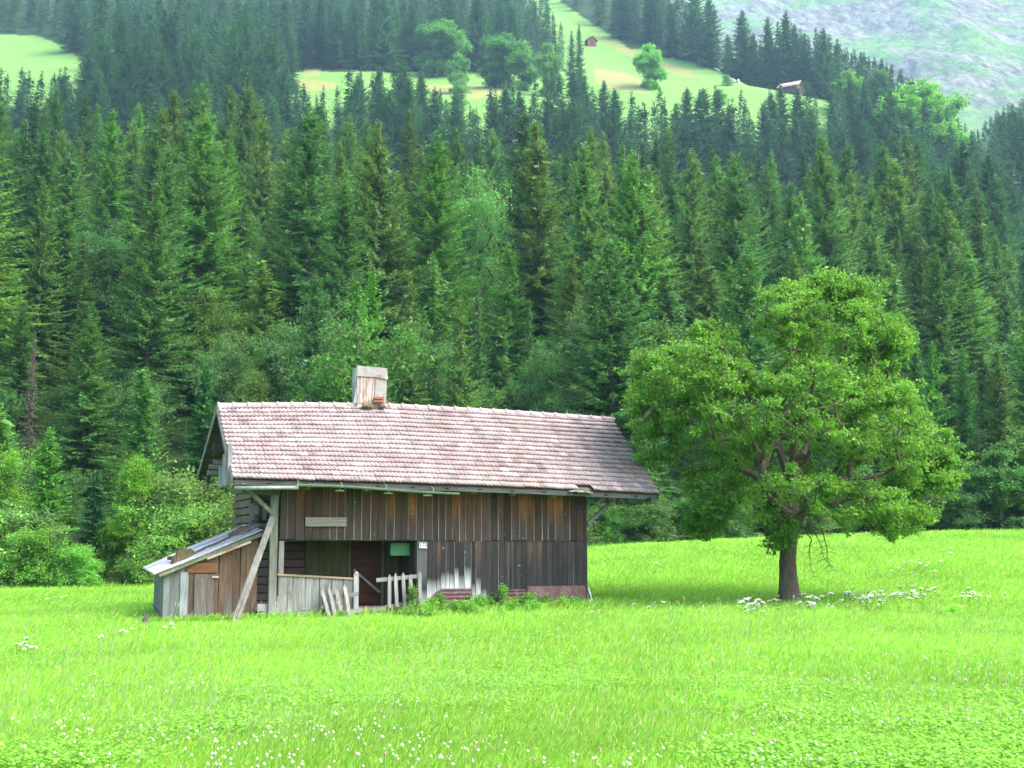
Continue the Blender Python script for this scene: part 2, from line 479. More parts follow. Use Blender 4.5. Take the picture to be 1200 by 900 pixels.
roof_tiles('roof', V_E, fE, 17, hole=lambda u, j: j == 0 and abs(u - hu) < .26)
roof_tiles('roof', V_B, fB, 17)
# ridge tiles
mb = MB(); nrt = 30; step = (U1 - U0 + .05) / nrt
ucm, _ = LP(435, 470, V_R)
for i in range(nrt):
    a = U0 + i * step; bq = a + step * 1.06
    c = np.array([.30, .215, .21]) * (1 + rnd.gauss(0, .12))
    V, F, K = [], [], 8
    for (u, r0) in ((a, .125), (a + .05, .125), (a + .055, .105), (bq, .095)):
        for k in range(K + 1):
            t = math.pi * (k / K) ; V.append((u, V_R - math.cos(t) * r0 * 1.15, fR(min(max(u, U0), U1)) - .035 + math.sin(t) * r0 + rnd.gauss(0, .001)))
    for r in range(3):
        for k in range(K): F.append((r * (K + 1) + k, r * (K + 1) + k + 1, (r + 1) * (K + 1) + k + 1, (r + 1) * (K + 1) + k))
    F.append(tuple(range(K + 1)))
    mb.add(V, F, tuple(c))
mb.build('ridge_cap', M['tile'], barn)
# roof deck under the tiles, rafters, barge boards, fascia
mb = MB()
def deck(ve, fe, sgn):
    nb = 14
    for k in range(nb):
        s0, s1 = k / nb + .003, (k + 1) / nb - .003
        n = 12
        for q in range(n):
            ua = U0 + .03 + (U1 - U0 - .06) * q / n; ub = U0 + .03 + (U1 - U0 - .06) * (q + 1) / n
            def P(u, s, off): return (u, ve + (V_R - ve) * s, fe(u) + (fR(u) - fe(u)) * s + off)
            V = [P(ua, s0, -.085), P(ub, s0, -.085), P(ub, s1, -.085), P(ua, s1, -.085), P(ua, s0, -.055), P(ub, s0, -.055), P(ub, s1, -.055), P(ua, s1, -.055)]
            mb.add(V, [(0, 3, 2, 1), (4, 5, 6, 7), (0, 1, 5, 4), (1, 2, 6, 5), (2, 3, 7, 6), (3, 0, 4, 7)], G((.10, .08, .06), .25))
deck(V_E + .03, fE, 1); deck(V_B - .03, fB, -1)
mb.build('roof_deck', M['wood_h'], barn)
for (u, off, wd, c) in ((U0 - .01, -.09, .03, GREY), (U0 + .28, -.20, .10, GREYD), (U1 - .02, -.09, .03, GREYD), (U1 - .3, -.20, .1, DARK)):
    for ve, fe in ((V_E + .02, fE), (V_B - .02, fB)):
        m2 = MB(); m2.beam((u, ve, fe(u) + off), (u, V_R, fR(u) + off), wd, .15 if wd < .05 else .12, G(c), up=(0, 0, 1))
        m2.build('barge_board' if wd < .05 else 'rafter', M['wood_d'], barn)
for k in range(12):      # rafters in between
    u = U0 + .9 + k * (U1 - U0 - 1.6) / 11
    m2 = MB()
    m2.beam((u, V_E + .05, fE(u) - .15), (u, V_R, fR(u) - .15), .1, .12, G(DARK))
    m2.beam((u, V_B - .05, fB(u) - .15), (u, V_R, fR(u) - .15), .1, .12, G(DARK))
    m2.build('rafter', M['wood_d'], barn)
# fascia under the eave
m2 = MB(); n = 10
for q in range(n):
    ua = U0 + .05 + (U1 - U0 - .1) * q / n; ub = U0 + .05 + (U1 - U0 - .1) * (q + 1) / n
    m2.beam((ua, V_E + .05, fE(ua) - .125), (ub, V_E + .05, fE(ub) - .125),   .035, .09, G((.075, .08, .075)))
m2.build('fascia_board', M['wood_h'], barn)
# eave purlin behind and purlins sticking out
for (v, off, nm) in ((-.02, -.34, 'wall_plate'),):
    m2 = MB(); ua, ub = U0 + .15, U1 - .2
    wq = lambda u: fE(u) + (fR(u) - fE(u)) * ((v - V_E) / (V_R - V_E)) + off
    m2.beam((ua, v, wq(ua)), ((ua + ub) / 2, v, wq((ua + ub) / 2)), .16, .16, (.06, .055, .045)); m2.beam(((ua + ub) / 2, v, wq((ua + ub) / 2)), (ub, v, wq(ub)), .16, .16, (.06, .055, .045))
    m2.build('wall_plate', M['wood_h'], barn)
for v, fq in ((V_R, None), (3.6, None), (.9, None)):
    m2 = MB()
    def wv(u):
        if v <= V_R: return fE(u) + (fR(u) - fE(u)) * (v - V_E) / (V_R - V_E) - .32
        return fB(u) + (fR(u) - fB(u)) * (V_B - v) / (V_B - V_R) - .32
    m2.beam((U0 + .12, v, wv(U0 + .12)), (U1 - .2, v, wv(U1 - .2)), .18, .2, GREYD); m2.build('purlin', M['wood_h'], barn)
# gutter
m2 = MB()
gp = [LP(x, y, V_E - .07) for x, y in ((275, 572), (350, 571.5))]
m2.tube([(gp[0][0], V_E - .07, gp[0][1]), (gp[1][0], V_E - .07, gp[1][1])], .05, 8)
m2.build('gutter', M['gutter'], barn, True)
m2 = MB(); gp = [LP(x, y, V_E - .10) for x, y in ((349, 568), (400, 569.5), (455, 573.5), (500, 576.5), (538, 578.5))]
for q in range(4): 
    (ua, wa), (ub, wb) = gp[q], gp[q + 1]
    V, F, K = [], [], 8
    for (u, w) in ((ua, wa), (ub, wb)):
        for rr_ in (.062, .055):
            for k in range(K + 1):
                t = math.pi * k / K; V.append((u, V_E - .10 - math.cos(t) * rr_, w - math.sin(t) * rr_ + .02))
    n1 = K + 1
    for k in range(K):
        F += [(k, k + 1, 2 * n1 + k + 1, 2 * n1 + k), (n1 + k, 3 * n1 + k, 3 * n1 + k + 1, n1 + k + 1)]
    F += [(0, 2 * n1, 3 * n1, n1), (K, n1 + K, 3 * n1 + K, 2 * n1 + K)]
    m2.add(V, F, (.3, .3, .3))
m2.build('gutter', M['gutter'], barn)
for x, y in ((349, 563), (400, 566), (452, 568), (507, 571)):
    u, w = LP(x, y, V_E - .1); m2 = MB(); m2.beam((u, V_E + .03, w + .02), (u, V_E - .17, w - .02), .02, .012); m2.beam((u, V_E - .17, w - .02), (u, V_E - .17, w - .12), .02, .012, up=(0, 1, 0)); m2.build('gutter_bracket', M['gutter'], barn)
for x, y in ((398, 575), (455, 578), (501, 580.5)):
    u, w = LP(x, y, -.25); m2 = MB()
    m2.beam((u - .11, -.25, w), (u + .11, -.25, w), .07, .035); m2.beam((u + .02, -.25, w + .02), (u + .02, -.1, w + .12), .03, .03)
    m2.build('lamp_fitting', M['whitepaint'], barn)
for x, y in ((556, 577), (601, 579), (648, 582), (706, 585), (729, 586), (430, 574), (360, 572)):
    u, w = LP(x, y, -.3); m2 = MB(); m2.beam((u, -.32, w), (u, .3, w + .45 * .6), .16, .09, G(GREY)); m2.build('beam_end', M['wood_d'], barn)

# broken tiles at the hole
for q in range(3):
    u, w = LP(672 + q * 9, 575.5 + q * .8, V_E - .03); m2 = MB()
    m2.box((-.13, -.02, -.012), (.13, .1, .012), (.32, .28, .27), M=Matrix.Translation((u, V_E - .05, w)) @ Euler((.2, .12 * (q - 1), .2 * q)).to_matrix().to_4x4())
    m2.build('broken_tile', M['tile'], barn)

# ---- front siding
uL, _ = LP(328, 600, 0); uR, wRb = LP(688, 700, 0); uO0, _ = LP(333, 660, 0); uO1, _ = LP(488, 660, 0)
_, wO = LP(420, 633, 0)
def topw(u): return fE(u) + (fR(u) - fE(u)) * (.7 / 2.9) - .26
def upper():
    m2 = MB(); u = uL
    while u < uR - .03:
        w = rnd.uniform(.17, .25); ub = min(u + w, uR); v = -rnd.uniform(.022, .035); g = 1 + rnd.gauss(0, .16)
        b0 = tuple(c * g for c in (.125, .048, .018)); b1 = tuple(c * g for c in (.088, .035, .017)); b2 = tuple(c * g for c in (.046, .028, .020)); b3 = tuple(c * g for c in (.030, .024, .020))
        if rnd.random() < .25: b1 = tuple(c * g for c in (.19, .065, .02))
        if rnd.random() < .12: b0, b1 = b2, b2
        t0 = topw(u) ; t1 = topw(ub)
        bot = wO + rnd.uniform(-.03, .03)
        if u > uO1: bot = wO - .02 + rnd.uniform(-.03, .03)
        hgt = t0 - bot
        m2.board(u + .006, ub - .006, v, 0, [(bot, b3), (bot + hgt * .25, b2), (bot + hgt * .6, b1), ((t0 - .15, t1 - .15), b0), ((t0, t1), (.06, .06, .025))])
        if rnd.random() < .62:
            m2.board(ub - .009, ub + .008, v - .012, v, [(bot + .01, G((.16, .15, .14), .3)), ((t0, t0), G((.12, .12, .09), .3))])
        u = ub
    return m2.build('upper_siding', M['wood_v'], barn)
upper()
def lower():
    m2 = MB(); u = uO1
    cx, cw = LP(533, 700, 0); rx = .95; rw = .72
    while u < uR - .02:
        w = rnd.uniform(.10, .19); ub = min(u + w, uR); v = -rnd.uniform(.02, .03); g = 1 + rnd.gauss(0, .18)
        c0 = tuple(c * g for c in (.028, .023, .020)); c1 = tuple(c * g for c in (.018, .0175, .017)); c2 = tuple(c * g for c in (.022, .022, .023))
        if rnd.random() < .12: c0 = tuple(c * g for c in (.06, .035, .025))
        if u < uO1 + .28: c0 = c1 = (.07, .075, .075)
        bot = gl(u, 0) - .15; top = wO - .025
        segs = [(bot, c2)]
        q = ((u + ub) / 2 - cx) / rx
        wl = cw + rw * math.sqrt(max(0, 1 - q * q)) * (1 + rnd.gauss(0, .14)) - .25
        if abs(q) < 1 and wl > bot + .15:
            wc = G((.36, .37, .38), .12); segs = [(bot, wc), (wl - .22, wc), (wl + .20, c2)]
        segs += [(max(segs[-1][0] + .05, (bot + top) / 2 + .2), c1), (top, c0)]
        m2.board(u + .004, ub - .004, v, 0, segs)
        if rnd.random() < .4: m2.board(ub - .008, ub + .006, v - .01, v, [(bot, G((.14, .14, .14), .3)), (top - .02, G((.10, .10, .10), .3))])
        u = ub
    return m2.build('lower_siding', M['wood_v'], barn)
lower()
# inner backing so no light leaks, right end wall, back wall
m2 = MB(); wb = gl(uR, 0) - .2
for k in range(26):
    v0 = .01 + k * (V_B - .9) / 26; v1 = v0 + (V_B - .9) / 26 - .008
    vv = (v0 + v1) / 2
    tw_ = (topw(uR) + (fR(uR) - fE(uR)) / 2.9 * vv) if vv < V_R else (fR(uR) - .25 - (fR(uR) - fB(uR)) * (vv - V_R) / (V_B - V_R))
    m2.board(uR - .03, uR - .002, v0, v1, [(wb, G(GREYD)), (tw_, G((.08, .05, .035)))])
m2.build('end_wall', M['wood_v'], barn)
m2 = MB(); k = -.28
while k < uR - .03:
    m2.board(k, min(k + .19, uR), V_B - .9, V_B - .87, [(gl(k, 4) - .3, G(GREYD)), (fB(k) + .15, G(BROWN))]); k += .2
m2.build('back_wall', M['wood_v'], barn)
m2 = MB(); m2.box((uO1 + .0, .005, wb), (uR - .035, .03, wO + .05), DARK); m2.box((uL + .01, .005, wO - .02), (uR - .035, .03, topw(uL) - .02), DARK)
m2.build('inner_lining', M['wood_v'], barn)
m2 = MB()
for k in range(7): m2.board(uO1 - .03 + 0 * k, uO1, .04 + k * .2, .23 + k * .2, [(gl(uO1, 1) - .1, G((.05, .04, .032))), (wO + .3, G((.04, .03, .025)))])
m2.build('porch_side_wall', M['wood_v'], barn)
# log core: front wall at v=1.5 and left gable wall
VC = 1.5; uC = -.28
m2 = MB(); w = gl(0, VC) - .1; k = 0; wtop = fE(0) + .35
while w < wtop:
    h = rnd.uniform(.19, .23); ext = .16 if k % 2 else .02
    left = uC - ext
    c = G((.075, .048, .034), .2) if True else 0
    for a, b, cc in ((left, .05, G((.11, .10, .088), .15)), (.052, 1.4, c), (1.402, uO1 - .035, G((.07, .04, .028), .2))):
        V = []
        m2.beam((a, VC + .06, w + h / 2), (b, VC + .06, w + h / 2), .12 + rnd.uniform(0, .03), h - .03, cc)
    m2.box((uC + .02, VC + .05, w), (uO1 - .04, VC + .1, w + h), (.01, .008, .006))
    w += h; k += 1
m2.build('log_wall', M['wood_h'], barn)
m2 = MB(); w = gl(0, VC) - .1; k = 0
wood_side = wood_mat('weathered_logs_side', (3.2, .22, 3.2), False)
while w < fR(uC) - .3:
    h = rnd.uniform(.19, .23); ext = .02 if k % 2 else .17
    wm = w + h
    def vr(wt):  # inside-roof v extents at this height
        a = V_E + (V_R - V_E) * (wt + .2 - fE(uC)) / (fR(uC) - fE(uC)); b = V_B - (V_B - V_R) * (wt + .2 - fB(uC)) / (fR(uC) - fB(uC)); return a, b
    a, b = vr(wm); a = max(a, VC - ext); b = min(b, V_B - .9 + ext)
    if b - a > .2: m2.beam((uC - .0, a, w + h / 2), (uC - .0, b, w + h / 2), .12, h - .035, G((.14, .10, .08), .25))
    w += h; k += 1
m2.build('log_gable', wood_side, barn)
# boards on the porch wall: pale upright boards by the corner, shutter boards, door
m2 = MB()
for x0, x1, y0, y1, c in ((293, 303, 589, 626, SILVER), (303.5, 307, 580, 612, (.11, .07, .05)), (307.5, 312, 592, 611, SILVER), (294, 300, 575, 590, GREYD)):
    (a, t), (b, bt) = LP(x0, y0, VC - .03), LP(x1, y1, VC - .03); m2.board(a, b, VC - .045, VC - .01, [(bt, G(c)), (t, G(c))])
m2.build('patch_boards', M['wood_v'], barn)
m2 = MB(); (a, t), (b, bt) = LP(296, 609, VC - .08), LP(317, 613, VC - .08); m2.beam((a, VC - .08, (t + bt) / 2), (b, VC - .08, (t + bt) / 2), .12, .07, DARK); 
(a, t), (b, bt) = LP(300, 613, VC - .1), LP(320, 620, VC - .1); m2.beam((a, VC - .1, (t + bt) / 2), (b, VC - .1, (t + bt) / 2), .1, .13, G((.16, .16, .13))); m2.build('window_ledge', M['wood_h'], barn)
m2 = MB(); (a, t), (b, bt) = LP(358, 636, VC - .03), LP(408, 700, VC - .03); k = a; floor_w = LP(440, 712, .3)[1]
while k < b - .02:
    q = min(k + rnd.uniform(.16, .24), b); m2.board(k, q - .008, VC - .05 - rnd.uniform(0, .01), VC - .012, [(floor_w + .6, G((.055, .052, .02), .2)), (t + .12, G((.048, .056, .014), .2))]); k = q
m2.build('shutter', M['wood_v'], barn)
door = None; m2 = MB(); (a, t), (b, bt) = LP(411, 636, VC - .05), LP(446, 705, VC - .05)
for q in range(6):
    w0 = floor_w + .04 + q * (t - floor_w + .05) / 6; w1 = floor_w + .04 + (q + 1) * (t - floor_w + .05) / 6 - .015
    m2.box((a, VC - .07, w0), (b, VC - .02, w1), G((.055, .020, .011), .15))
door = m2.build('door', M['wood_h'], barn)
m2 = MB(); m2.beam((a + .08, VC - .1, floor_w + .95), (b - .05, VC - .1, floor_w + .35), .04, .06, (.2, .19, .17)); m2.build('door_brace', M['wood_d'], door)
m2 = MB()
for x in (a - .07, b + .0): m2.box((x, VC - .09, floor_w), (x + .07, VC - .012, t + .12), G((.10, .085, .06)))
m2.box((a, VC - .088, t + .055), (b, VC - .02, t + .12), (.08, .06, .05)); m2.build('door_frame', M['wood_v'], door)
m2 = MB(); m2.box((b - .12, VC - .1, floor_w + .9), (b - .09, VC - .07, floor_w + 1.05), (.1, .1, .1)); m2.build('handle', M['iron'], door)
m2 = MB(); (a, t), (b, bt) = LP(448, 636, VC - .03), LP(484, 705, VC - .03); k = a + .09
while k < b - .02:
    q = min(k + .2, b); m2.board(k, q - .008, VC - .045, VC - .012, [(floor_w, G((.06, .045, .035))), (t + .12, G((.06, .065, .025)))]); k = q
m2.build('board_panel', M['wood_v'], barn)
# porch floor and beams, ceiling, lintel
m2 = MB()
for k in range(8): m2.box((.02, .02 + k * .185, floor_w - .06), (uO1 - .035, .2 + k * .185, floor_w - .002 * (k % 3)), G((.20, .17, .13)))
m2.build('porch_floor', M['wood_h'], barn)
m2 = MB(); m2.box((.1, .03, wO + .02), (uO1 - .04, VC - .05, wO + .05), (.05, .04, .03)); m2.build('porch_ceiling', M['wood_h'], barn)
m2 = MB(); m2.beam((uO0 - .1, .03, wO + .07), (uO1 + .1, .03, wO + .07), .05, .12, DARK); m2.build('lintel', M['wood_h'], barn)
# corner post, its neighbour, and top beam, knee braces
m2 = MB(); (a, t), (b, _) = LP(318, 572, -.05), LP(326.5, 572, -.05); m2.board(a, b, -.09, .09, [(gl(0, 0) - .15, G(SILVER)), (.9, G(GREY)), (t + .02, G((.13, .14, .11)))]); m2.build('corner_post', M['wood_v'], barn)
m2 = MB(); (a, t), (b, _) = LP(327, 634, -.02), LP(333, 634, -.02); m2.board(a, b, -.04, .05, [(gl(0, 0) - .1, G(GREY)), (t, G(GREY))]); m2.build('door_post', M['wood_v'], barn)
m2 = MB(); (a, t), (b, tb) = LP(284, 576, -.05), LP(328, 577, -.05); m2.beam((a, -.02, t), (b, -.02, tb), .14, .13, (.10, .095, .07)); m2.build('head_beam', M['wood_h'], barn)
m2 = MB(); (a, t), (b, tb) = LP(290, 573, -.1), LP(321, 603, -.1); m2.beam((a, -.06, t), (b, -.06, tb), .09, .11, (.16, .15, .12), up=(0, 1, 0)); m2.build('knee_brace', M['wood_d'], barn)
m2 = MB(); (a, t), (b, tb) = LP(718, 587, .05), LP(688, 614, .05); m2.beam((a, .04, t), (b, .04, tb), .09, .1, (.15, .14, .13), up=(0, 1, 0)); m2.build('knee_brace', M['wood_d'], barn)
# hanging gable boards near the left eave corner
for (x0, x1, y0, y1, v) in ((263, 267, 532, 569, -.15), (267.5, 271, 520, 567, -.25), (258.5, 262, 546, 571, .15)):
    (a, t), (b, bt) = LP(x0, y0, v), LP(x1, y1, v); m2 = MB(); m2.board(a, b, v - .02, v + .3, [(bt, G(SILVER)), (t, G(GREY))]); m2.build('gable_board', M['wood_v'], barn)
for (x0, x1, y, v) in ((245, 262, 547, 2.4), (243, 262, 554, 2.4), (250, 262, 541, 2.4)):
    (a, t), (b, bt) = LP(x0, y, v), LP(x1, y, v); m2 = MB(); m2.beam((a, v, t), (uC, v, t), .14, .12, G((.14, .13, .125))); m2.build('log_end', M['wood_h'], barn)
# nailed grey board on upper wall
m2 = MB(); (a, t), (b, bt) = LP(358, 606, -.06), LP(406, 617, -.06); m2.box((a, -.075, bt), (b, -.05, t), (.19, .17, .14), ); m2.build('nailed_board', M['wood_h'], barn)
# house number plate
(a, t), (b, bt) = LP(491.5, 636, -.05), LP(500.5, 642.3, -.05); m2 = MB(); m2.box((a, -.062, bt), (b, -.05, t)); plate = m2.build('number_plate', M['whitepaint'], barn)
tc = bpy.data.curves.new('plate_number', 'FONT'); tc.body = '178'; tc.size = (t - bt) * 1.15; tc.align_x = 'CENTER'; tc.align_y = 'CENTER'; tc.extrude = .001; tc.offset = .002
tmp = bpy.data.objects.new('plate_number', tc); COL.objects.link(tmp); bpy.context.view_layer.update()
tme = bpy.data.meshes.new_from_object(tmp); bpy.data.objects.remove(tmp)
tme.materials.clear(); tn = link('plate_number', tme, M['blackpaint'], plate); tn.location = ((a + b) / 2, -.065, (t + bt) / 2); tn.rotation_euler = (R_(90), 0, 0)
# railing of the porch
m2 = MB(); (a, _), (b, _) = LP(327, 672, -.03), LP(419, 676, -.03); k = a; railtop = LP(327, 674, -.03)[1]; railtop2 = LP(419, 679, -.03)[1]
while k < b - .02:
    q = min(k + rnd.uniform(.12, .19), b); f = (k - a) / (b - a); tt = railtop + (railtop2 - railtop) * f
    bo = gl(k, 0) + (.18 if rnd.random() < .3 and f > .2 else -.05)
    m2.board(k, q - .006, -.05 - rnd.uniform(0, .012), -.025, [(bo, G((.15, .155, .155), .2)), (bo + .3, G((.15, .15, .14), .25)), (tt, G((.17, .165, .155), .15))], tilt=rnd.gauss(0, .006)); k = q
for x0, x1, y0 in ((324, 336, 698), (337, 350, 693)):
    (aa, t), (bb, _) = LP(x0, y0, -.1), LP(x1, y0, -.1); m2.board(aa, bb, -.085, -.07, [(gl(0, 0) - .05, G(GREY)), (t, G(GREY))], tilt=.03)
m2.build('railing', M['wood_v'], barn)
m2 = MB(); m2.beam((a - .05, -.03, railtop + .015), (b + .02, -.03, railtop2 + .015), .12, .045, (.22, .17, .10), col2=(.27, .20, .12)); m2.build('railing_cap', M['wood_h'], barn)
m2 = MB(); (a, t), (b, bt) = LP(414.5, 672, -.08), LP(419.5, 722, -.08); m2.board(a, b, -.11, -.055, [(gl(1.5, 0) - .1, SILVER), (t, SILVER)]); m2.tube([((a + b) / 2, -.085, t - .01), ((a + b) / 2, -.085, t + .05)], [.055, .03], 8, SILVER); m2.build('railing_post', M['wood_v'], barn)
m2 = MB(); (a, t), (b, bt) = LP(349, 719, -.1), LP(367, 726, -.1); m2.beam((a, -.1, t), (b, -.1, t), .12, .1, (.2, .19, .17)); m2.build('sill_log', M['wood_h'], barn)
for x0, x1, y0, y1 in ((301, 318, 708, 716), (304, 321, 717.5, 727), (292, 312, 725, 733)):
    (a, t), (b, bt) = LP(x0, y0, .1), LP(x1, y1, .1); m2 = MB(); m2.box((a, .0, bt), (b, .5, t), G((.3, .29, .27))); m2.build('foundation_stone', M['stone'], barn)
m2 = MB(); (a, t), (b, bt) = LP(420, 706, .0), LP(445, 722, .0); m2.box((a, -.35, gl(a, 0) - .2), (b + .1, .02, floor_w - .13), (.3, .26, .2)); m2.build('doorstep', M['stone'], barn)

# ---- chimney
zc0 = fR(ucm) - .35
a, t = LP(419, 428, 2.0); b, tb = LP(453, 432, 2.0)
ch = None; m2 = MB(); m2.box((a + .02, 2.02, zc0), (b - .02, 2.62, t - .04), (.3, .27, .25)); ch = m2.build('chimney', M['ply'], barn)
def panel(pts, v, th, m, nm, c=(.3, .3, .3)):
    uw = [LP(x, y, v) for x, y in pts]; n = len(uw); m3 = MB()
    V = [(u, v, w) for u, w in uw] + [(u, v + th, w) for u, w in uw]
    m3.add(V, [tuple(range(n))[::-1], tuple(range(n, 2 * n))] + [(i, (i + 1) % n, (i + 1) % n + n, i + n) for i in range(n)], c); return m3.build(nm, m, ch)
ply2 = plain('chimney_brown_panel', (.20, .13, .105), .85, 0, .3, 4, ((.42, .37, .34), 4, (4, 1, .4)))
panel([(418.5, 440), (440.5, 441), (437, 473.5), (419, 472)], 2.0, .018, ply2, 'front_panel')
panel([(440.8, 440), (453.5, 443), (452.5, 473), (438.5, 471.5)], 1.99, .02, M['palewood'], 'side_board')
panel([(418.8, 428.3), (453.6, 431.5), (454.5, 443.5), (441, 442), (418.5, 440.6)], 1.97, .018, M['palewood'], 'top_board')
panel([(442, 438.6), (454.6, 440.8), (454.4, 444.8), (442, 442.2)], 1.955, .012, ply2, 'cover_strip')
panel([(417.5, 453), (418.6, 455), (419, 472.5), (414.5, 472)], 2.1, .02, M['whitepaint'], 'white_board')
for q in range(2):
    (a, t), (b, bt) = LP(438, 465 + q * 3.8, 1.93), LP(449.5, 468.2 + q * 3.8, 1.93); m3 = MB(); m3.box((a, 1.88, bt), (b, 1.97, t)); m3.build('brick', M['brick'], ch)
for x, y, r in ((428, 474, .11), (447, 474.5, .10), (433, 475, .07)):
    u, w = LP(x, y, 1.92); m3 = MB()
    for q in range(7): m3.tube([(u + rnd.gauss(0, .05), 1.9 + rnd.gauss(0, .02), w - .08), (u + rnd.gauss(0, .05), 1.9, w + rnd.uniform(0, r * .5))], [r * .6, r * .25], 6)
    m3.build('moss_tuft', M['moss'], ch, True)

# ------------------------------------------------------------------ lean-to shed (own thing)
shed = empty('lean_to_shed', tuple(P0), PHI, label='low brown board lean-to shed with rusty sheet metal roof against the barn', cat='shed')
VS = .3
def SL(x, y, v=VS): return LP(x, y, v)
sa = SL(190, 733)[0]; sb = SL(300, 733)[0]
r0 = SL(182, 673, .1); r1 = SL(309, 622, .1)
def rw(u): return r0[1] + (r1[1] - r0[1]) * (u - r0[0]) / (r1[0] - r0[0])
m2 = MB(); k = sa; sc_ = SL(217, 700)[0]
while k < sb - .02:
    q = min(k + rnd.uniform(.11, .19), sb); grey = k < sc_
    base = (.13, .135, .13) if grey else (.115, .068, .042)
    g = 1 + rnd.gauss(0, .15); c = tuple(x * g for x in base); c2 = tuple(x * g * .9 for x in (.13, .09, .065)) if not grey else c
    if rnd.random() < .2 and not grey: c2 = (.15, .14, .13)
    m2.board(k, q - .007, VS - rnd.uniform(.02, .035), VS, [(gl(k, VS) - .1, c2), (gl(k, VS) + .9, c), ((rw(k) - .06, rw(q) - .06), c)], tilt=rnd.gauss(0, .004)); k = q
m2.build('front_wall', M['wood_v'], shed)
(a, t), (b, bt) = SL(228, 673), SL(249, 730); m2 = MB()
for q in range(3): m2.board(a + q * (b - a) / 3, a + (q + 1) * (b - a) / 3 - .006, VS - .065, VS - .045, [(gl(a, 0) - .02, G((.13, .12, .105))), (t, G((.12, .10, .08)))])
sd = m2.build('door', M['wood_v'], shed)
m2 = MB(); (aa, t2), _ = SL(253.5, 676), 0; m2.beam((aa - .12, VS - .08, t2), (aa + .05, VS - .08, t2), .02, .05, (.3, .27, .2)); m2.build('latch', M['wood_h'], sd)
m2 = MB(); (a, t), (b, bt) = SL(219, 660), SL(254, 671); m2.box((a, VS - .06, bt), (b, VS - .04, t), (.17, .07, .035)); m2.build('cross_board', M['wood_h'], shed)
m2 = MB(); (a, t), (b, bt) = SL(211.5, 668), SL(218, 733); m2.board(a, b, VS - .06, VS - .036, [(gl(a, 0) - .1, (.27, .28, .29)), (t - .05, (.22, .23, .24))]); m2.build('corner_board', M['wood_v'], shed)
m2 = MB()
for q in range(13):
    v0 = VS + .01 + q * .17; m2.board(sa + .0, sa + .028, v0, v0 + .16, [(gl(sa, v0) - .1, G(GREY)), (rw(sa) - .06, G(GREY))])
m2.build('side_wall', M['wood_v'], shed)
m2 = MB()
for q in range(12):
    u0 = sa + .02 + q * (sb - sa) / 12; m2.board(u0, u0 + .17, 2.45, 2.48, [(gl(u0, 2.4) - .1, G(GREYD)), (rw(u0) - .07, G(GREYD))])
m2.build('back_wall', M['wood_v'], shed)
# corrugated roof sheet
rb0 = SL(168, 665, 2.6); rb1 = SL(278, 618, 2.6)
nu, nv = 24, 78; V, F = [], []
for th in (0, -.012):
    for i in range(nu + 1):
        s = i / nu
        for j in range(nv + 1):
            q = j / nv
            u = (r0[0] * (1 - s) + r1[0] * s) * (1 - q) + (rb0[0] * (1 - s) + (r1[0] - .05) * s) * q
            w = rw(u) * (1 - q) + (rb0[1] + (rb1[1] - rb0[1]) * (u - rb0[0]) / (rb1[0] - rb0[0])) * q
            w += .016 * math.cos(j * math.pi / 1.5) + .03 * math.sin(s * 5) * (q - .5) + th
            V.append((u, .1 + 2.5 * q, w))
n1 = (nu + 1) * (nv + 1)
for i in range(nu):
    for j in range(nv):
        a_ = i * (nv + 1) + j; F.append((a_, a_ + nv + 1, a_ + nv + 2, a_ + 1)); F.append((n1 + a_, n1 + a_ + 1, n1 + a_ + nv + 2, n1 + a_ + nv + 1))
shm = mesh_np('roof_sheet', np.array(V), np.array(F), None, True); link('roof_sheet', shm, M['zinc'], shed)
m2 = MB(); m2.beam((r0[0] + .1, .16, rw(r0[0] + .1) - .07), (r1[0], .16, rw(r1[0]) - .07), .06, .08, (.13, .14, .09)); m2.beam((r0[0] + .1, 2.4, rw(r0[0] + .1) - .0), (r1[0] - .1, 2.4, rw(r1[0]) + .02), .06, .08, GREYD)
m2.build('rafter', M['wood_d'], shed)
m2 = MB(); (a, t), (b, bt) = LP(243, 654, .06), LP(294, 634, .06); m2.beam((a, .07, t - .02), (b, .07, bt - .02), .02, .05, (.4, .4, .4)); m2.build('edge_strip', M['zinc'], shed)
def on_shed(px, py):  # point on the shed roof under a pixel
    best = None
    for v in np.linspace(.1, 2.6, 60):
        u, w = LP(px, py, v); q = (v - .1) / 2.5
        wr_ = rw(u) * (1 - q) + (rb0[1] + (rb1[1] - rb0[1]) * (u - rb0[0]) / (rb1[0] - rb0[0])) * q
        if best is None or abs(w - wr_) < best[0]: best = (abs(w - wr_), u, v, wr_)
    return best[1:]
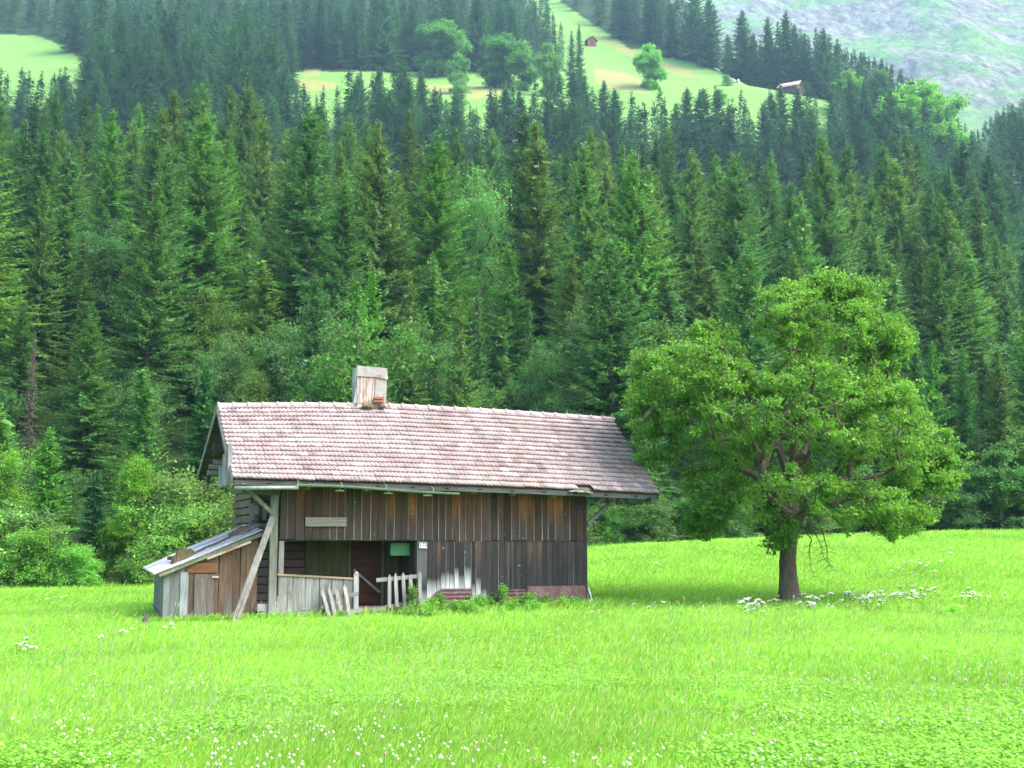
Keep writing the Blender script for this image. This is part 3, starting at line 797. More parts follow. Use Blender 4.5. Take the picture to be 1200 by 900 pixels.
# planks and moss on the shed roof
def worldz(u, v, w): return tuple(wpt(u, v, w))
for i, (x0, y0, x1, y1, wd, c, lab) in enumerate(((272, 629, 288, 619, .3, (.16, .10, .07), 'brown plank lying at the top of the shed roof, left one'), (281, 628, 303, 617, .26, (.19, .16, .14), 'greyish plank lying at the top of the shed roof, right one'))):
    u0, v0, w0 = on_shed(x0, y0); u1, v1, w1 = on_shed(x1, y1); m2 = MB(); m2.beam((0, 0, .0), (u1 - u0, v1 - v0, w1 - w0), wd, .03, c)
    o = m2.build('plank', M['wood_d'], loc=worldz(u0, v0, w0 + .045)); o.rotation_euler = (0, 0, PHI); tag(o, lab, 'plank', 'planks on the shed roof')
def roof_moss(pts, wid, hgt, nm, parent=None, seed=1):
    g = np.random.default_rng(seed); P = [on_shed(*p) for p in pts]; P = np.array(P); out = []
    nl, nw = 60, 12; f = np.linspace(0, len(P) - 1.001, nl); V = []
    for q, ff in enumerate(f):
        k = int(ff); c = P[k] * (1 - ff + k) + P[k + 1] * (ff - k); d = P[k + 1] - P[k]; d /= np.linalg.norm(d); sd = np.array([-d[1], d[0], 0]); sd[2] = -(sd[0] * 0)
        wq = wid * (.55 + .45 * math.sin(math.pi * q / (nl - 1)) ** .5) * g.uniform(.7, 1.25)
        for j in range(nw + 1):
            x = j / nw * 2 - 1; p = c + sd * x * wq; u, v = p[0], p[1]; qq = (v - .1) / 2.5
            w = rw(u) * (1 - qq) + (rb0[1] + (rb1[1] - rb0[1]) * (u - rb0[0]) / (rb1[0] - rb0[0])) * qq
            V.append((u, v, w - .01 + hgt * max(0, 1 - x * x) ** .6 * math.sin(math.pi * min(1, max(0, q / (nl - 1)))) ** .4 * g.uniform(.45, 1.15) + .012))
    F = [(q * (nw + 1) + j, (q + 1) * (nw + 1) + j, (q + 1) * (nw + 1) + j + 1, q * (nw + 1) + j + 1) for q in range(nl - 1) for j in range(nw)]
    return link(nm, mesh_np(nm, np.array(V), np.array(F), None, False), M['moss'], parent)
o = roof_moss([(203, 659), (212, 656), (224, 650)], .26, .26, 'moss_heap', None, 3); o.location = tuple(P0); o.rotation_euler = (0, 0, PHI); tag(o, 'rusty brown and yellow mossy heap on the lower shed roof', 'moss')
m2 = MB(); m2.tube([(-.3, .12, .03), (0, .1, .04), (.22, -.05, .02)], [.05, .06, .05], 8, (.08, .06, .05)); u0, v0, w0 = on_shed(209, 657)
m2.tube([(0, 0, 0), (-.02, -.1, .14), (-.06, -.1, .26)], [.03, .02, .015], 6, (.08, .06, .05))
o = m2.build('rotten_branch', M['wood_d'], smooth=True, loc=worldz(u0, v0, w0 + .03)); tag(o, 'short dark rotten branch beside the moss heap on the shed roof', 'branch')
roof_moss([(224, 651), (240, 643), (258, 636), (273, 627)], .17, .05, 'moss_strip', shed, 5)

# ------------------------------------------------------------------ things around the barn
def thing_local(name, mb, m, lab, cat, grp=None, smooth=False):
    o = mb.build(name, m, smooth=smooth, loc=tuple(P0)); o.rotation_euler = (0, 0, PHI); return tag(o, lab, cat, grp)
# two long poles leaning on the post
for i, (x0, y0, x1, y1, r, lab) in enumerate(((271, 730, 318, 606, .055, 'long grey pole leaning from the grass to the porch post, left one'), (276, 731, 321, 606, .05, 'long grey pole leaning from the grass to the porch post, right one'))):
    a = LP(x0, y0, -.75); b = LP(x1, y1, -.17); m2 = MB(); m2.beam((a[0], -.75, a[1] - .06), (b[0], -.17, b[1]), .085, .07, (.165, .155, .14), up=(0, 1, 0)); thing_local('leaning_pole', m2, M['wood_d'], lab, 'pole', 'poles leaning on the porch post')
# picket gate leaning against railing
def pickets(nm, lab, cat, xs, v, rails, lean):
    root = empty(nm, tuple(P0), PHI, label=lab, cat=cat)
    m2 = MB()
    for x0, y0, x1, y1 in xs:
        (a, t), (b, bo) = LP(x0, y0, v), LP(x1, y1, v); h = .045; th = .022; dv = lean
        V = []
        for (uu, ww, hw, vv) in ((b, bo, h, v - dv), (a, t - .07, h, v), (a, t + .03, .004, v)):
            V += [(uu - hw, vv - th / 2, ww), (uu + hw, vv - th / 2, ww), (uu + hw, vv + th / 2, ww), (uu - hw, vv + th / 2, ww)]
        F = [(3, 2, 1, 0), (8, 9, 10, 11)]
        for q in (0, 4):
            for i in range(4): j = (i + 1) % 4; F.append((q + i, q + j, q + 4 + j, q + 4 + i))
        m2.add(V, F, G((.21, .205, .195), .12))
    m2.build('pickets', M['wood_v'], root)
    for (x0, y0, x1, y1) in rails:
        (a, t), (b, tb) = LP(x0, y0, v + .03), LP(x1, y1, v + .03); m3 = MB(); m3.beam((a, v + .035, t), (b, v + .035, tb), .03, .1, G(GREY)); m3.build('rail', M['wood_h'], root)
    return root
pickets('picket_gate', 'broken grey picket gate leaning against the porch railing', 'gate', [(378, 690, 384, 722), (386, 687, 391, 722), (393.5, 686, 399, 723), (404, 685, 408, 722)], -.28, [(375, 701, 420, 696), (380, 720, 424, 715)], .18)
pickets('picket_fence', 'upright grey picket fence beside the porch doorway', 'fence', [(456.5, 674, 456, 712), (463.5, 672.5, 465, 711), (472.5, 672, 474, 711), (481, 674, 482.5, 710), (492, 670, 492, 709)], -.15, [(441, 680, 492, 675), (438, 715, 490, 704)], .02)
# green box
m2 = MB(); (a, t), (b, bt) = LP(458, 636.5, .35), LP(480.5, 651, .35); m2.box((a, .35, bt), (b, .55, t)); root = thing_local('letter_box', m2, M['greenpaint'], 'green metal letter box hanging in the dark porch doorway', 'letter box')
m3 = MB(); m3.box((a - .01, .335, t - .06), (b + .01, .56, t - .04)); m3.build('lid', plain('dark_green_paint', (.008, .06, .03), .4), root)
m3 = MB(); m3.box((a + .08, .55, t - .03), (b - .08, .58, wO + .03)); m3.build('hanger', M['iron'], root)
# rusty sheets along the foot of the wall
def corr_sheet(x0, x1, y0, y1, v, lean, lab, corr, poly=None):
    (a, t), (b, bo) = LP(x0, y0, v), LP(x1, y1, v); nx, nz = 14, 40; V, F = [], []
    bo = min(bo, gl(a, v)) - .15
    for th in (0, .012):
        for i in range(nx + 1):
            for j in range(nz + 1):
                z = bo + (t - bo) * j / nz; tt = 0
                if poly == 'round' and i < 4: z = bo + (t - bo) * j / nz * (1 - .4 * (1 - i / 4) ** 2)
                V.append((a + (b - a) * i / nx, v - lean * (1 - j / nz) + (corr * math.sin(j * 2 * math.pi / 5)) + .012 * math.sin(i * .9) + th, z))
    n1 = (nx + 1) * (nz + 1)
    for i in range(nx):
        for j in range(nz):
            q = i * (nz + 1) + j; F.append((q, q + nz + 1, q + nz + 2, q + 1)); F.append((n1 + q, n1 + q + 1, n1 + q + nz + 2, n1 + q + nz + 1))
    o = link('metal_sheet', mesh_np('metal_sheet', np.array(V), np.array(F)), M['rust'], loc=tuple(P0)); o.rotation_euler = (0, 0, PHI); tag(o, lab, 'metal sheet', 'rusty sheets at the foot of the barn wall')
corr_sheet(504, 553, 690, 706, -.1, .15, 'ribbed rusty sheet at the barn wall foot below the whitewashed patch', .012, 'round')
corr_sheet(586, 619, 691, 706, -.1, .12, 'small ribbed dark rusty sheet in the middle of the barn wall foot', .012)
corr_sheet(618, 686, 687, 714, -.16, .15, 'smooth red brown rusty sheet at the right corner of the barn wall', 0)
m2 = MB(); (a, t), (b, bo) = LP(690, 690, .1), LP(698, 719, -.1); m2.beam((b + .0, -.15, bo - .05), (a, .15, t), .16, .035, (.36, .37, .38), up=(-1, .3, 0)); thing_local('plank', m2, M['wood_d'], 'pale grey plank leaning against the right corner of the barn', 'plank')
m2 = MB(); 
for q in range(5): m2.tube([(0, 0, -.2), (0, 0, .1), (.0, 0, .3)], [.16, .15, .13], 10, (.32, .26, .17)) if q == 0 else None
u, w = LP(544, 706, -.6); o = m2.build('tree_stump', M['wood_d'], loc=tuple(wpt(u, -.6, gl(u, -.6)))); tag(o, 'pale cut stump among the weeds in front of the barn wall', 'stump')
p = ground_hit(170, 738, 20) ; m2 = MB(); m2.tube([(0, 0, -.2), (0, 0, .15), (.01, 0, .34)], [.07, .07, .06], 8, (.09, .08, .07)); o = m2.build('wooden_stake', M['wood_d'], loc=tuple(p)); tag(o, 'short dark wooden stake standing in grass left of the shed', 'stake')
p = at_y(190, 735, 31); m2 = MB(); m2.tube([(0, 0, 0), (-.12, 0, .2), (-.3, 0, .42)], [.02, .015, .008], 6, (.1, .09, .08)); o = m2.build('dead_stick', M['wood_d'], loc=(p[0], p[1], float(H(p[0], p[1])) - .02)); tag(o, 'thin bare stick poking from the grass at the shed corner', 'stick')

# ------------------------------------------------------------------ trees: generators
def quads_from(base, tipv, side, col0, col1, w):
    """rhombus cards: base (n,3), tip vector, side unit vector, half width w"""
    n = len(base); mid = base + tipv * .45
    V = np.stack([base, mid + side * w[:, None], base + tipv, mid - side * w[:, None]], 1).reshape(-1, 3)
    F = (np.arange(n)[:, None] * 4 + np.arange(4)[None])
    C = np.stack([col0, (col0 + col1) / 2, col1, (col0 + col1) / 2], 1).reshape(-1, 3)
    return V, F, C

def spruce_arrays(seed, Ht, R, whorl=.40, nb=8, twig=.17, low=.06, ragged=.25, cones=0., hang=1., gap=0.0, col=(.056, .128, .045)):
    g = np.random.default_rng(seed); Vs, Cs = [], []; n0 = 0; Fs = []
    col = np.array(col)
    z = Ht * low; lean = g.normal(0, .006, 2)
    while z < Ht * .985:
        q = z / Ht
        k = nb if q < .8 else max(4, nb - 2)
        if g.random() < gap: z += whorl; continue
        for b in range(k):
            az = g.uniform(0, 2 * math.pi)
            Lb = R * ((1 - q) ** .82) * (1 - .55 * max(0, (.22 - q)) / .22) * g.uniform(1 - ragged * 1.5, 1 + ragged) + .12
            s = np.arange(.12, 1.0, max(twig / max(Lb, .1), .045)); m = len(s)
            if m < 2: s = np.array([.3, .8]); m = 2
            up = -.42 + 1.05 * q + g.normal(0, .06)
            dx = np.array([math.cos(az), math.sin(az), 0.]); sx = np.array([-math.sin(az), math.cos(az), 0.])
            zz = z + g.normal(0, .16) + Lb * (up * s - .45 * s ** 2 * (1 - q) + .33 * s ** 3)
            P = dx[None] * (Lb * s)[:, None]; P[:, 2] = zz; P[:, :2] += lean * zz[:, None]
            cb = col * (1 + g.normal(0, .20)) * np.array([1 + g.normal(0, .06), 1, 1])
            for side in (-1, 1, 0, 2):
                if side in (-1, 1):
                    ln = (.14 + .34 * Lb * (1 - s * .85) * .55) * g.uniform(.7, 1.25, m)
                    ang = g.uniform(.75, 1.15, m)
                    tv = dx[None] * (np.cos(ang) * ln)[:, None] + sx[None] * (side * np.sin(ang) * ln)[:, None]
                    tv[:, 2] = -ln * g.uniform(.05, .55, m) * hang
                    wd = .035 + .11 * ln
                elif side == 0:
                    ln = g.uniform(.22, .36, m) * (.5 + .5 * min(Lb, 1.5)); tv = dx[None] * (ln * .9)[:, None] + sx[None] * (g.normal(0, .08, m))[:, None]; tv[:, 2] = ln * g.uniform(-.1, .25, m); wd = np.full(m, .055)
                else:
                    if Lb < .7: continue
                    ln = g.uniform(.18, .5, m) * hang * (1 - q * .5); tv = np.stack([g.normal(0, .06, m), g.normal(0, .06, m), -ln], 1); wd = .04 + .09 * ln
                sd = np.cross(tv, np.stack([g.normal(0, .5, m), g.normal(0, .5, m), np.ones(m)], 1) if side != 2 else np.tile(dx, (m, 1)) + g.normal(0, .4, (m, 3)))
                sd /= np.linalg.norm(sd, axis=1)[:, None] + 1e-6
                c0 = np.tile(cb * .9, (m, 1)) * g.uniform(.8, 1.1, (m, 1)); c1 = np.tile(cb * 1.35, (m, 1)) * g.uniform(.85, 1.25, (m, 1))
                if cones and q > .55 and side == 2:
                    bm = g.random(m) < cones * (q - .45) * 1.6; c0[bm] = (.095, .070, .035); c1[bm] = (.125, .085, .04)
                V, F, C = quads_from(P, tv, sd, c0, c1, wd)
                Vs.append(V); Fs.append(F + n0); Cs.append(C); n0 += len(V)
        z += whorl * g.uniform(.7, 1.25) * (1 if q < .8 else .6)
    zz = g.uniform(Ht * .80, Ht * 1.005, 90); P = np.stack([lean[0] * zz, lean[1] * zz, zz], 1); m = 90; a = g.uniform(0, 6.28, m); ln = g.uniform(.15, .3, m) + (Ht - zz) * .06
    tv = np.stack([np.cos(a) * ln, np.sin(a) * ln, ln * g.uniform(-.1, .9, m)], 1); sd = np.cross(tv, g.normal(0, 1, (m, 3))); sd /= np.linalg.norm(sd, axis=1)[:, None] + 1e-6
    V, F, C = quads_from(P, tv, sd, np.tile(col, (m, 1)), np.tile(col * 1.3, (m, 1)), .05 + .1 * ln); Vs.append(V); Fs.append(F + n0); Cs.append(C); n0 += len(V)
    zz = g.uniform(Ht * low, Ht * .9, 260); m = 260; a = g.uniform(0, 6.28, m); rr_ = g.uniform(.05, .3, m) * R * (1 - zz / Ht); P = np.stack([np.cos(a) * rr_, np.sin(a) * rr_, zz], 1); ln = g.uniform(.4, .9, m)
    tv = np.stack([np.cos(a) * ln, np.sin(a) * ln, -ln * g.uniform(.1, .9, m)], 1); sd = np.cross(tv, g.normal(0, 1, (m, 3))); sd /= np.linalg.norm(sd, axis=1)[:, None] + 1e-6
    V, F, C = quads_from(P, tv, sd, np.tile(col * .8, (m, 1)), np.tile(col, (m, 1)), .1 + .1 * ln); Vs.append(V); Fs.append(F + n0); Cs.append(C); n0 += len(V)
    return np.concatenate(Vs), np.concatenate(Fs), np.concatenate(Cs)

def trunk_mesh(Ht, r, seed, n=7):
    mb = MB(); g = random.Random(seed)
    zs = [-.8, .0, Ht * .1, Ht * .35, Ht * .7, Ht]; rs = [r * 1.3, r * 1.15, r, r * .72, r * .28, .006]
    mb.tube([(g.gauss(0, .02), g.gauss(0, .02), z) for z in zs], rs, n)
    me = bpy.data.meshes.new('trunk'); me.from_pydata(mb.v, [], mb.f); me.polygons.foreach_set('use_smooth', [True] * len(me.polygons)); me.materials.append(M['bark_spruce']); return me

SPECS = [  # name, height, radius, kwargs
    ('spruce_tree', 25, 4.1, dict(cones=.5, ragged=.3, low=.05)),
    ('spruce_tree', 26, 3.6, dict(cones=.3, ragged=.35, low=.10, gap=.04)),
    ('spruce_tree', 24, 4.5, dict(ragged=.22, low=.05, hang=1.2)),
    ('spruce_tree', 27, 3.4, dict(cones=.7, ragged=.4, low=.14, gap=.06)),
    ('spruce_tree', 23, 4.0, dict(ragged=.25, low=.04, nb=8)),
    ('spruce_tree', 26, 4.1, dict(cones=.4, ragged=.45, low=.15, gap=.09, hang=1.3)),
    ('spruce_tree', 22, 3.8, dict(ragged=.2, low=.04, nb=8, hang=.8)),
    ('young_spruce', 11, 2.3, dict(ragged=.22, low=.03, whorl=.30, twig=.13, hang=.7)),
    ('young_spruce', 13, 2.2, dict(ragged=.3, low=.05, whorl=.34, twig=.14, hang=.8)),
]
PROTO = []
for i, (nm, h, r, kw) in enumerate(SPECS):
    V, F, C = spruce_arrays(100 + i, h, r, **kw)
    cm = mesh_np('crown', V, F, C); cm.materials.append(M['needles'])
    tm = trunk_mesh(h, .0105 * h, i)
    PROTO.append((nm, h, r, cm, tm))
print('spruce faces', [len(p[3].polygons) for p in PROTO])
def make_tree(nm, crown, trunk, loc, rz, sxy, sz, color, **kw):
    r = empty(nm, loc, rz, **kw); r.scale = (sxy, sxy, sz)
    c = bpy.data.objects.new('crown', crown); COL.objects.link(c); c.parent = r; c.color = (*color, 1)
    t = bpy.data.objects.new('trunk', trunk); COL.objects.link(t); t.parent = r
    return r

# broadleaf trees: limbs reach out to every leaf clump
def resample(pts, step):
    out = [np.array(pts[0], float)]
    for a, b in zip(pts[:-1], pts[1:]):
        a, b = np.array(a, float), np.array(b, float); n = max(1, int(np.linalg.norm(b - a) / step))
        for k in range(1, n + 1): out.append(a + (b - a) * k / n)
    return out
def grow(seed, limbs, lobes, ncl, step=.35, rbase=.3, shell=.55, jit=.06, outl=0.0):
    """limbs: list of polylines (first = trunk). lobes: (centre, radii, weight). returns nodes,parents,radii,clusters"""
    g = np.random.default_rng(seed); nodes, par = [], []
    for li, pl in enumerate(limbs):
        pts = resample(pl, step)
        if li == 0: prev = -1
        else:
            A = np.array(nodes); prev = int(np.argmin(((A - pts[0]) ** 2).sum(1))); 
        for k, p in enumerate(pts):
            if li and k == 0: continue
            q = p + g.normal(0, jit * .6, 3) if (li and k) else p
            nodes.append(q); par.append(prev); prev = len(nodes) - 1
    wts = np.array([l[2] for l in lobes], float); wts /= wts.sum(); cl = []
    for c, r, _ in [lobes[k] for k in g.choice(len(lobes), ncl, p=wts)]:
        d = g.normal(0, 1, 3); d /= np.linalg.norm(d); s = shell + (1 - shell) * g.random() ** .6
        if g.random() < .10: s *= .6
        elif g.random() < outl: s = g.uniform(1.05, 1.35)
        cl.append(np.array(c) + d * np.array(r) * s)
    cl = np.array(cl); base = np.array(nodes[min(len(nodes) - 1, 6)])
    cl = cl[np.argsort(((cl - base) ** 2).sum(1))]
    buf = np.zeros((len(nodes) + ncl * 40, 3)); buf[:len(nodes)] = nodes; n = len(nodes)
    ends = []
    for c in cl:
        d2 = ((buf[:n] - c) ** 2).sum(1); k = int(np.argmin(d2)); d = math.sqrt(d2[k])
        m = max(1, int(d / step)); a = buf[k].copy(); prev = k
        sag = g.normal(0, .08) * d
        for q in range(1, m + 1):
            f = q / m; p = a + (c - a) * f + g.normal(0, jit, 3) * (f < 1); p[2] += sag * math.sin(f * math.pi)
            buf[n] = p; par.append(prev); prev = n; n += 1
        ends.append(prev)
    nodes = buf[:n]; par = np.array(par); cnt = np.zeros(n)
    for e in ends: cnt[e] += 1
    for i in range(n - 1, 0, -1): cnt[par[i]] += cnt[i] if par[i] >= 0 else 0
    cnt = np.maximum(cnt, 1)
    rad = rbase * (cnt / cnt[0]) ** .42 * .95; rad = np.maximum(rad, .008)
    return nodes, par, rad, cl
def limb_mesh(nodes, par, rad, n=6, minr=0.0, flare=True):
    idx = [i for i in range(len(nodes)) if par[i] >= 0 and rad[i] >= minr]
    a = nodes[par[idx]]; b = nodes[idx]; ra = np.minimum(rad[par[idx]], rad[idx] * 1.35); rb = rad[idx]
    if flare: ra = np.where((rad[par[idx]] < rad[idx] * 1.6), rad[par[idx]], ra)
    d = b - a; ln = np.linalg.norm(d, axis=1)[:, None] + 1e-9; d = d / ln
    ref = np.tile([.2, .3, .93], (len(idx), 1)); s = np.cross(d, np.where(np.abs((d * ref).sum(1))[:, None] > .95, np.array([[1., 0, 0]]), np.array([[.13, .97, .2]]))); s /= np.linalg.norm(s, axis=1)[:, None]
    t = np.cross(d, s); V = []
    b2 = b + d * (rb * .5)[:, None]
    for P, r in ((a, ra), (b2, rb)):
        for k in range(n):
            th = 2 * math.pi * k / n; V.append(P + s * (r * math.cos(th))[:, None] + t * (r * math.sin(th))[:, None])
    V = np.stack(V, 1); m = len(idx); base = np.arange(m)[:, None] * 2 * n; F = []
    for k in range(n):
        j = (k + 1) % n; F.append(np.concatenate([base + k, base + j, base + n + j, base + n + k], 1))
    return V.reshape(-1, 3), np.concatenate(F)
def leaf_arrays(seed, cl, nleaf, ls, spread, col, droop=.3, center=None, flat=.62):
    g = np.random.default_rng(seed); nc = len(cl); n = nc * nleaf
    cs = spread * g.uniform(.65, 1.25, nc)
    off = g.normal(0, 1, (nc, nleaf, 3)); off /= np.linalg.norm(off, axis=2)[..., None] + 1e-9
    off *= (g.random((nc, nleaf, 1)) ** .45); off *= cs[:, None, None]; off[..., 2] *= flat
    # sub-clumps give sprays
    sub = g.normal(0, 1, (nc, 7, 3)) * cs[:, None, None] * .55; sub[..., 2] *= flat
    pick = g.integers(0, 7, (nc, nleaf)); P = cl[:, None, :] + sub[np.arange(nc)[:, None], pick] + off * .55
    P = P.reshape(-1, 3)
    out = off.reshape(-1, 3); out = out / (np.linalg.norm(out, axis=1)[:, None] + 1e-9)
    tv = out * .6 + g.normal(0, .6, (n, 3)); tv[:, 2] -= droop; tv /= np.linalg.norm(tv, axis=1)[:, None]
    L_ = ls * g.uniform(.65, 1.3, n); tv *= L_[:, None]
    up = g.normal(0, .55, (n, 3)); up[:, 2] += 1; sd = np.cross(tv, up); sd /= np.linalg.norm(sd, axis=1)[:, None] + 1e-9
    c = np.array(col)[None] * g.uniform(.75, 1.3, (n, 1)) * np.repeat(g.uniform(.82, 1.2, nc), nleaf)[:, None]
    c = c * np.stack([g.uniform(.85, 1.3, n), np.ones(n), g.uniform(.7, 1.2, n)], 1)
    V, F, C = quads_from(P, tv, sd, c * .95, c * 1.05, L_ * .33)
    V = V.reshape(-1, 4, 3); nr = np.cross(tv, sd); nr /= np.linalg.norm(nr, axis=1)[:, None] + 1e-9
    V[:, 1] += nr * (L_ * .1)[:, None]; V[:, 3] += nr * (L_ * .1)[:, None]
    return V.reshape(-1, 3), F, C

# ---- the big lone tree
TY = 35.0
def T(px, py, dy=0): return at_y(px, py, TY + dy)
tb = T(925, 712); tb[2] = float(H(tb[0], tb[1])) - .05
def rel(p): return np.array(p) - tb
limbs = [[rel(tb) - [0, 0, .3], rel(T(925, 700)), rel(T(923, 660)), rel(T(925, 622)), rel(T(928, 585, .1)), rel(T(930, 540, .2)), rel(T(933, 490)), rel(T(940, 440)), rel(T(962, 385)), rel(T(988, 338))],
         [rel(T(925, 625)), rel(T(905, 607, -.3)), rel(T(885, 593, -.6)), rel(T(858, 580, -1)), rel(T(835, 570, -1.2))],
         [rel(T(927, 600)), rel(T(905, 575, -.2)), rel(T(868, 548, -.5)), rel(T(852, 522, -.6)), rel(T(838, 500, -.4)), rel(T(800, 460, 0))],
         [rel(T(926, 615)), rel(T(948, 590, -.4)), rel(T(960, 572, -.7)), rel(T(982, 562, -.9)), rel(T(1012, 560, -.9)), rel(T(1050, 550, -.6))],
         [rel(T(948, 590, -.3)), rel(T(975, 592, -.6)), rel(T(1015, 578, -.5)), rel(T(1060, 572, 0))],
         [rel(T(930, 545)), rel(T(960, 500, .6)), rel(T(1000, 460, 1)), rel(T(1040, 430, 1))],
         [rel(T(928, 560)), rel(T(900, 500, .8)), rel(T(870, 450, 1)), rel(T(850, 410, 1))],
         [rel(T(927, 600)), rel(T(935, 570, 1)), rel(T(950, 520, 2.3))],
         [rel(T(927, 610)), rel(T(900, 580, -1)), rel(T(890, 530, -2.2))],
         [rel(T(932, 500)), rel(T(950, 470, -1)), rel(T(960, 430, -1.8))]]
lobes = []
for (x, y, rx, ry, dys, w) in (
        (980, 402, 62, 58, (-1.2, 1.2), 1.5), (1000, 345, 20, 26, (0,), .45), (1002, 322, 8, 12, (0,), .08), (1038, 402, 22, 32, (0,), .5), (930, 388, 38, 38, (-.5, 1), .7), (925, 345, 14, 18, (0,), .15), (965, 340, 18, 16, (0,), .2), (1062, 398, 8, 10, (0,), .08),
        (818, 434, 66, 32, (-1, 1.2), 1.3), (835, 396, 20, 14, (0,), .25), (775, 420, 24, 16, (0,), .2), (782, 470, 44, 36, (-.6, .8), .9), (760, 450, 22, 26, (0,), .3), (770, 522, 28, 20, (0,), .35), (866, 482, 54, 44, (-1.7, 1.7), 1.1),
        (950, 480, 70, 46, (-2.6, 2.4), 1.3), (1030, 490, 52, 44, (-1.6, 1.6), 1.3), (1080, 548, 32, 38, (-.5, .8), 1.0), (1102, 552, 14, 24, (0,), .25), (1056, 455, 18, 20, (0,), .2),
        (838, 565, 26, 44, (-.6, .5), .8), (822, 612, 14, 20, (0,), .25), (1000, 585, 50, 22, (-2, 1.5), .8), (1048, 602, 40, 22, (-.8, .8), .7), (940, 570, 42, 24, (-2.3, 2), .55), (890, 585, 26, 20, (-1.2,), .2), (912, 628, 10, 12, (-.4,), .10), (880, 535, 34, 26, (1.5,), .3), (975, 535, 34, 26, (1.8,), .3)):
    for dy in dys:
        c = rel(T(x, y, dy)); s = TY / FPX; lobes.append((c, (rx * s, max(1.0, rx * s * .85) if rx > 30 else rx * s, ry * s), w / len(dys)))
nodes, par, rad, cl = grow(21, limbs, lobes, 820, rbase=.265, shell=.68, outl=.16)
# trunk radius: keep stout up to the fork
rad[:6] = [.42, .31, .25, .235, .23, .225]
lone = empty('lone_tree', tuple(tb), 0, label='big solitary broadleaf tree standing in the meadow right of the barn', cat='tree')
V, F = limb_mesh(nodes, par, rad, 8); me = mesh_np('trunk', V, F, None, True); link('trunk', me, M['bark'], lone)
V1, F1, C1 = leaf_arrays(5, cl, 235, .088, .32, (.114, .272, .035))
me = mesh_np('crown', V1, F1, C1); link('crown', me, M['leaves'], lone)
# bare hanging twigs below the right limb
m2 = MB()
for (x, y) in ((955, 612), (945, 625), (962, 618)):
    p = rel(T(x, y, -.5)); pts = [p]
    for k in range(7): p = p + np.array([rnd.gauss(.05, .07), rnd.gauss(0, .05), -.17]); pts.append(p)
    m2.tube([tuple(q) for q in pts], [.02 - .0022 * k for k in range(8)], 5)
    for k in range(2, 8):
        for s_ in (-1, 1):
            q = pts[k]; e = q + np.array([s_ * rnd.uniform(.1, .25), rnd.gauss(0, .05), -rnd.uniform(.02, .16)]); m2.tube([tuple(q), tuple((q + e) / 2 + [0, 0, .02]), tuple(e)], [.008, .006, .004], 4)
m2.build('bare_twigs', M['bark'], lone)
print('lone leaves', len(F1))

# ---- background broadleaf prototypes (unit: real metres, height ~10)
def bl_proto(seed, Ht, R, ncl, nleaf, ls, spread, col, low=.12, shape='round'):
    g = np.random.default_rng(seed); lobes = []
    for k in range(11):
        a = g.uniform(0, 6.28); rr = R * g.uniform(.25, .62); q = g.uniform(low + .12, .86)
        if shape == 'cone': rr *= (1.15 - q)
        lobes.append(((math.cos(a) * rr, math.sin(a) * rr, q * Ht), (R * g.uniform(.3, .5),) * 2 + (Ht * g.uniform(.10, .17),), 1))
    lobes.append(((0, 0, Ht * .87), (R * .36, R * .36, Ht * .12), 1)); lobes.append(((0, 0, Ht * .45), (R * .6, R * .6, Ht * .25), 1.5))
    limbs = [[(0, 0, -.5), (g.normal(0, .1), g.normal(0, .1), Ht * .3), (g.normal(0, .25), g.normal(0, .25), Ht * .6), (g.normal(0, .3), 0, Ht * .85)]]
    nodes, par, rad, cl = grow(seed, limbs, lobes, ncl, step=.6, rbase=.02 * Ht, shell=.45, jit=.1)
    V, F = limb_mesh(nodes, par, rad, 5, .012 * 1.0); tm = mesh_np('trunk', V, F, None, True); tm.materials.append(M['bark'])
    V, F, C = leaf_arrays(seed + 1, cl, nleaf, ls, spread, col, flat=.8); cm = mesh_np('crown', V, F, C); cm.materials.append(M['leaves'])
    return (Ht, R, cm, tm)
BL = {
    'round': bl_proto(40, 12, 4.6, 230, 100, .21, .80, (.085, .180, .040)),
    'tall': bl_proto(41, 15, 4.2, 260, 100, .21, .80, (.090, .180, .045), shape='cone'),
    'ash': bl_proto(42, 14, 5.0, 240, 90, .19, .85, (.080, .190, .046)),
    'dense': bl_proto(45, 12, 5.0, 300, 110, .34, .85, (.085, .180, .045), low=-.12),
    'bush': bl_proto(43, 4.5, 2.6, 130, 110, .13, .55, (.085, .180, .045), low=-.1),
    'shrub': bl_proto(44, 3.2, 2.2, 90, 110, .11, .5, (.10, .19, .06), low=-.15),
}
def place_bl(kind, px, Y, pytop, wf, color, nm, label, cat, group=None):
    X = (px - 600) / FPX * Y * 1.0
    for _ in range(3):
        z = float(H(X, Y)); f = Y * cp + (z + 5 - 1.7) * sp_; X = (px - 600) / FPX * f
    z = float(H(X, Y)); top = at_y(px, pytop, Y)[2]; h = max(1.2, top - z)
    Ht, Rr, cm, tm = BL[kind]; s = h / Ht
    return make_tree(nm, cm, tm, (X, Y, z - .05), rnd.uniform(0, 6.28), s * wf, s, color, label=label, cat=cat, group=group)

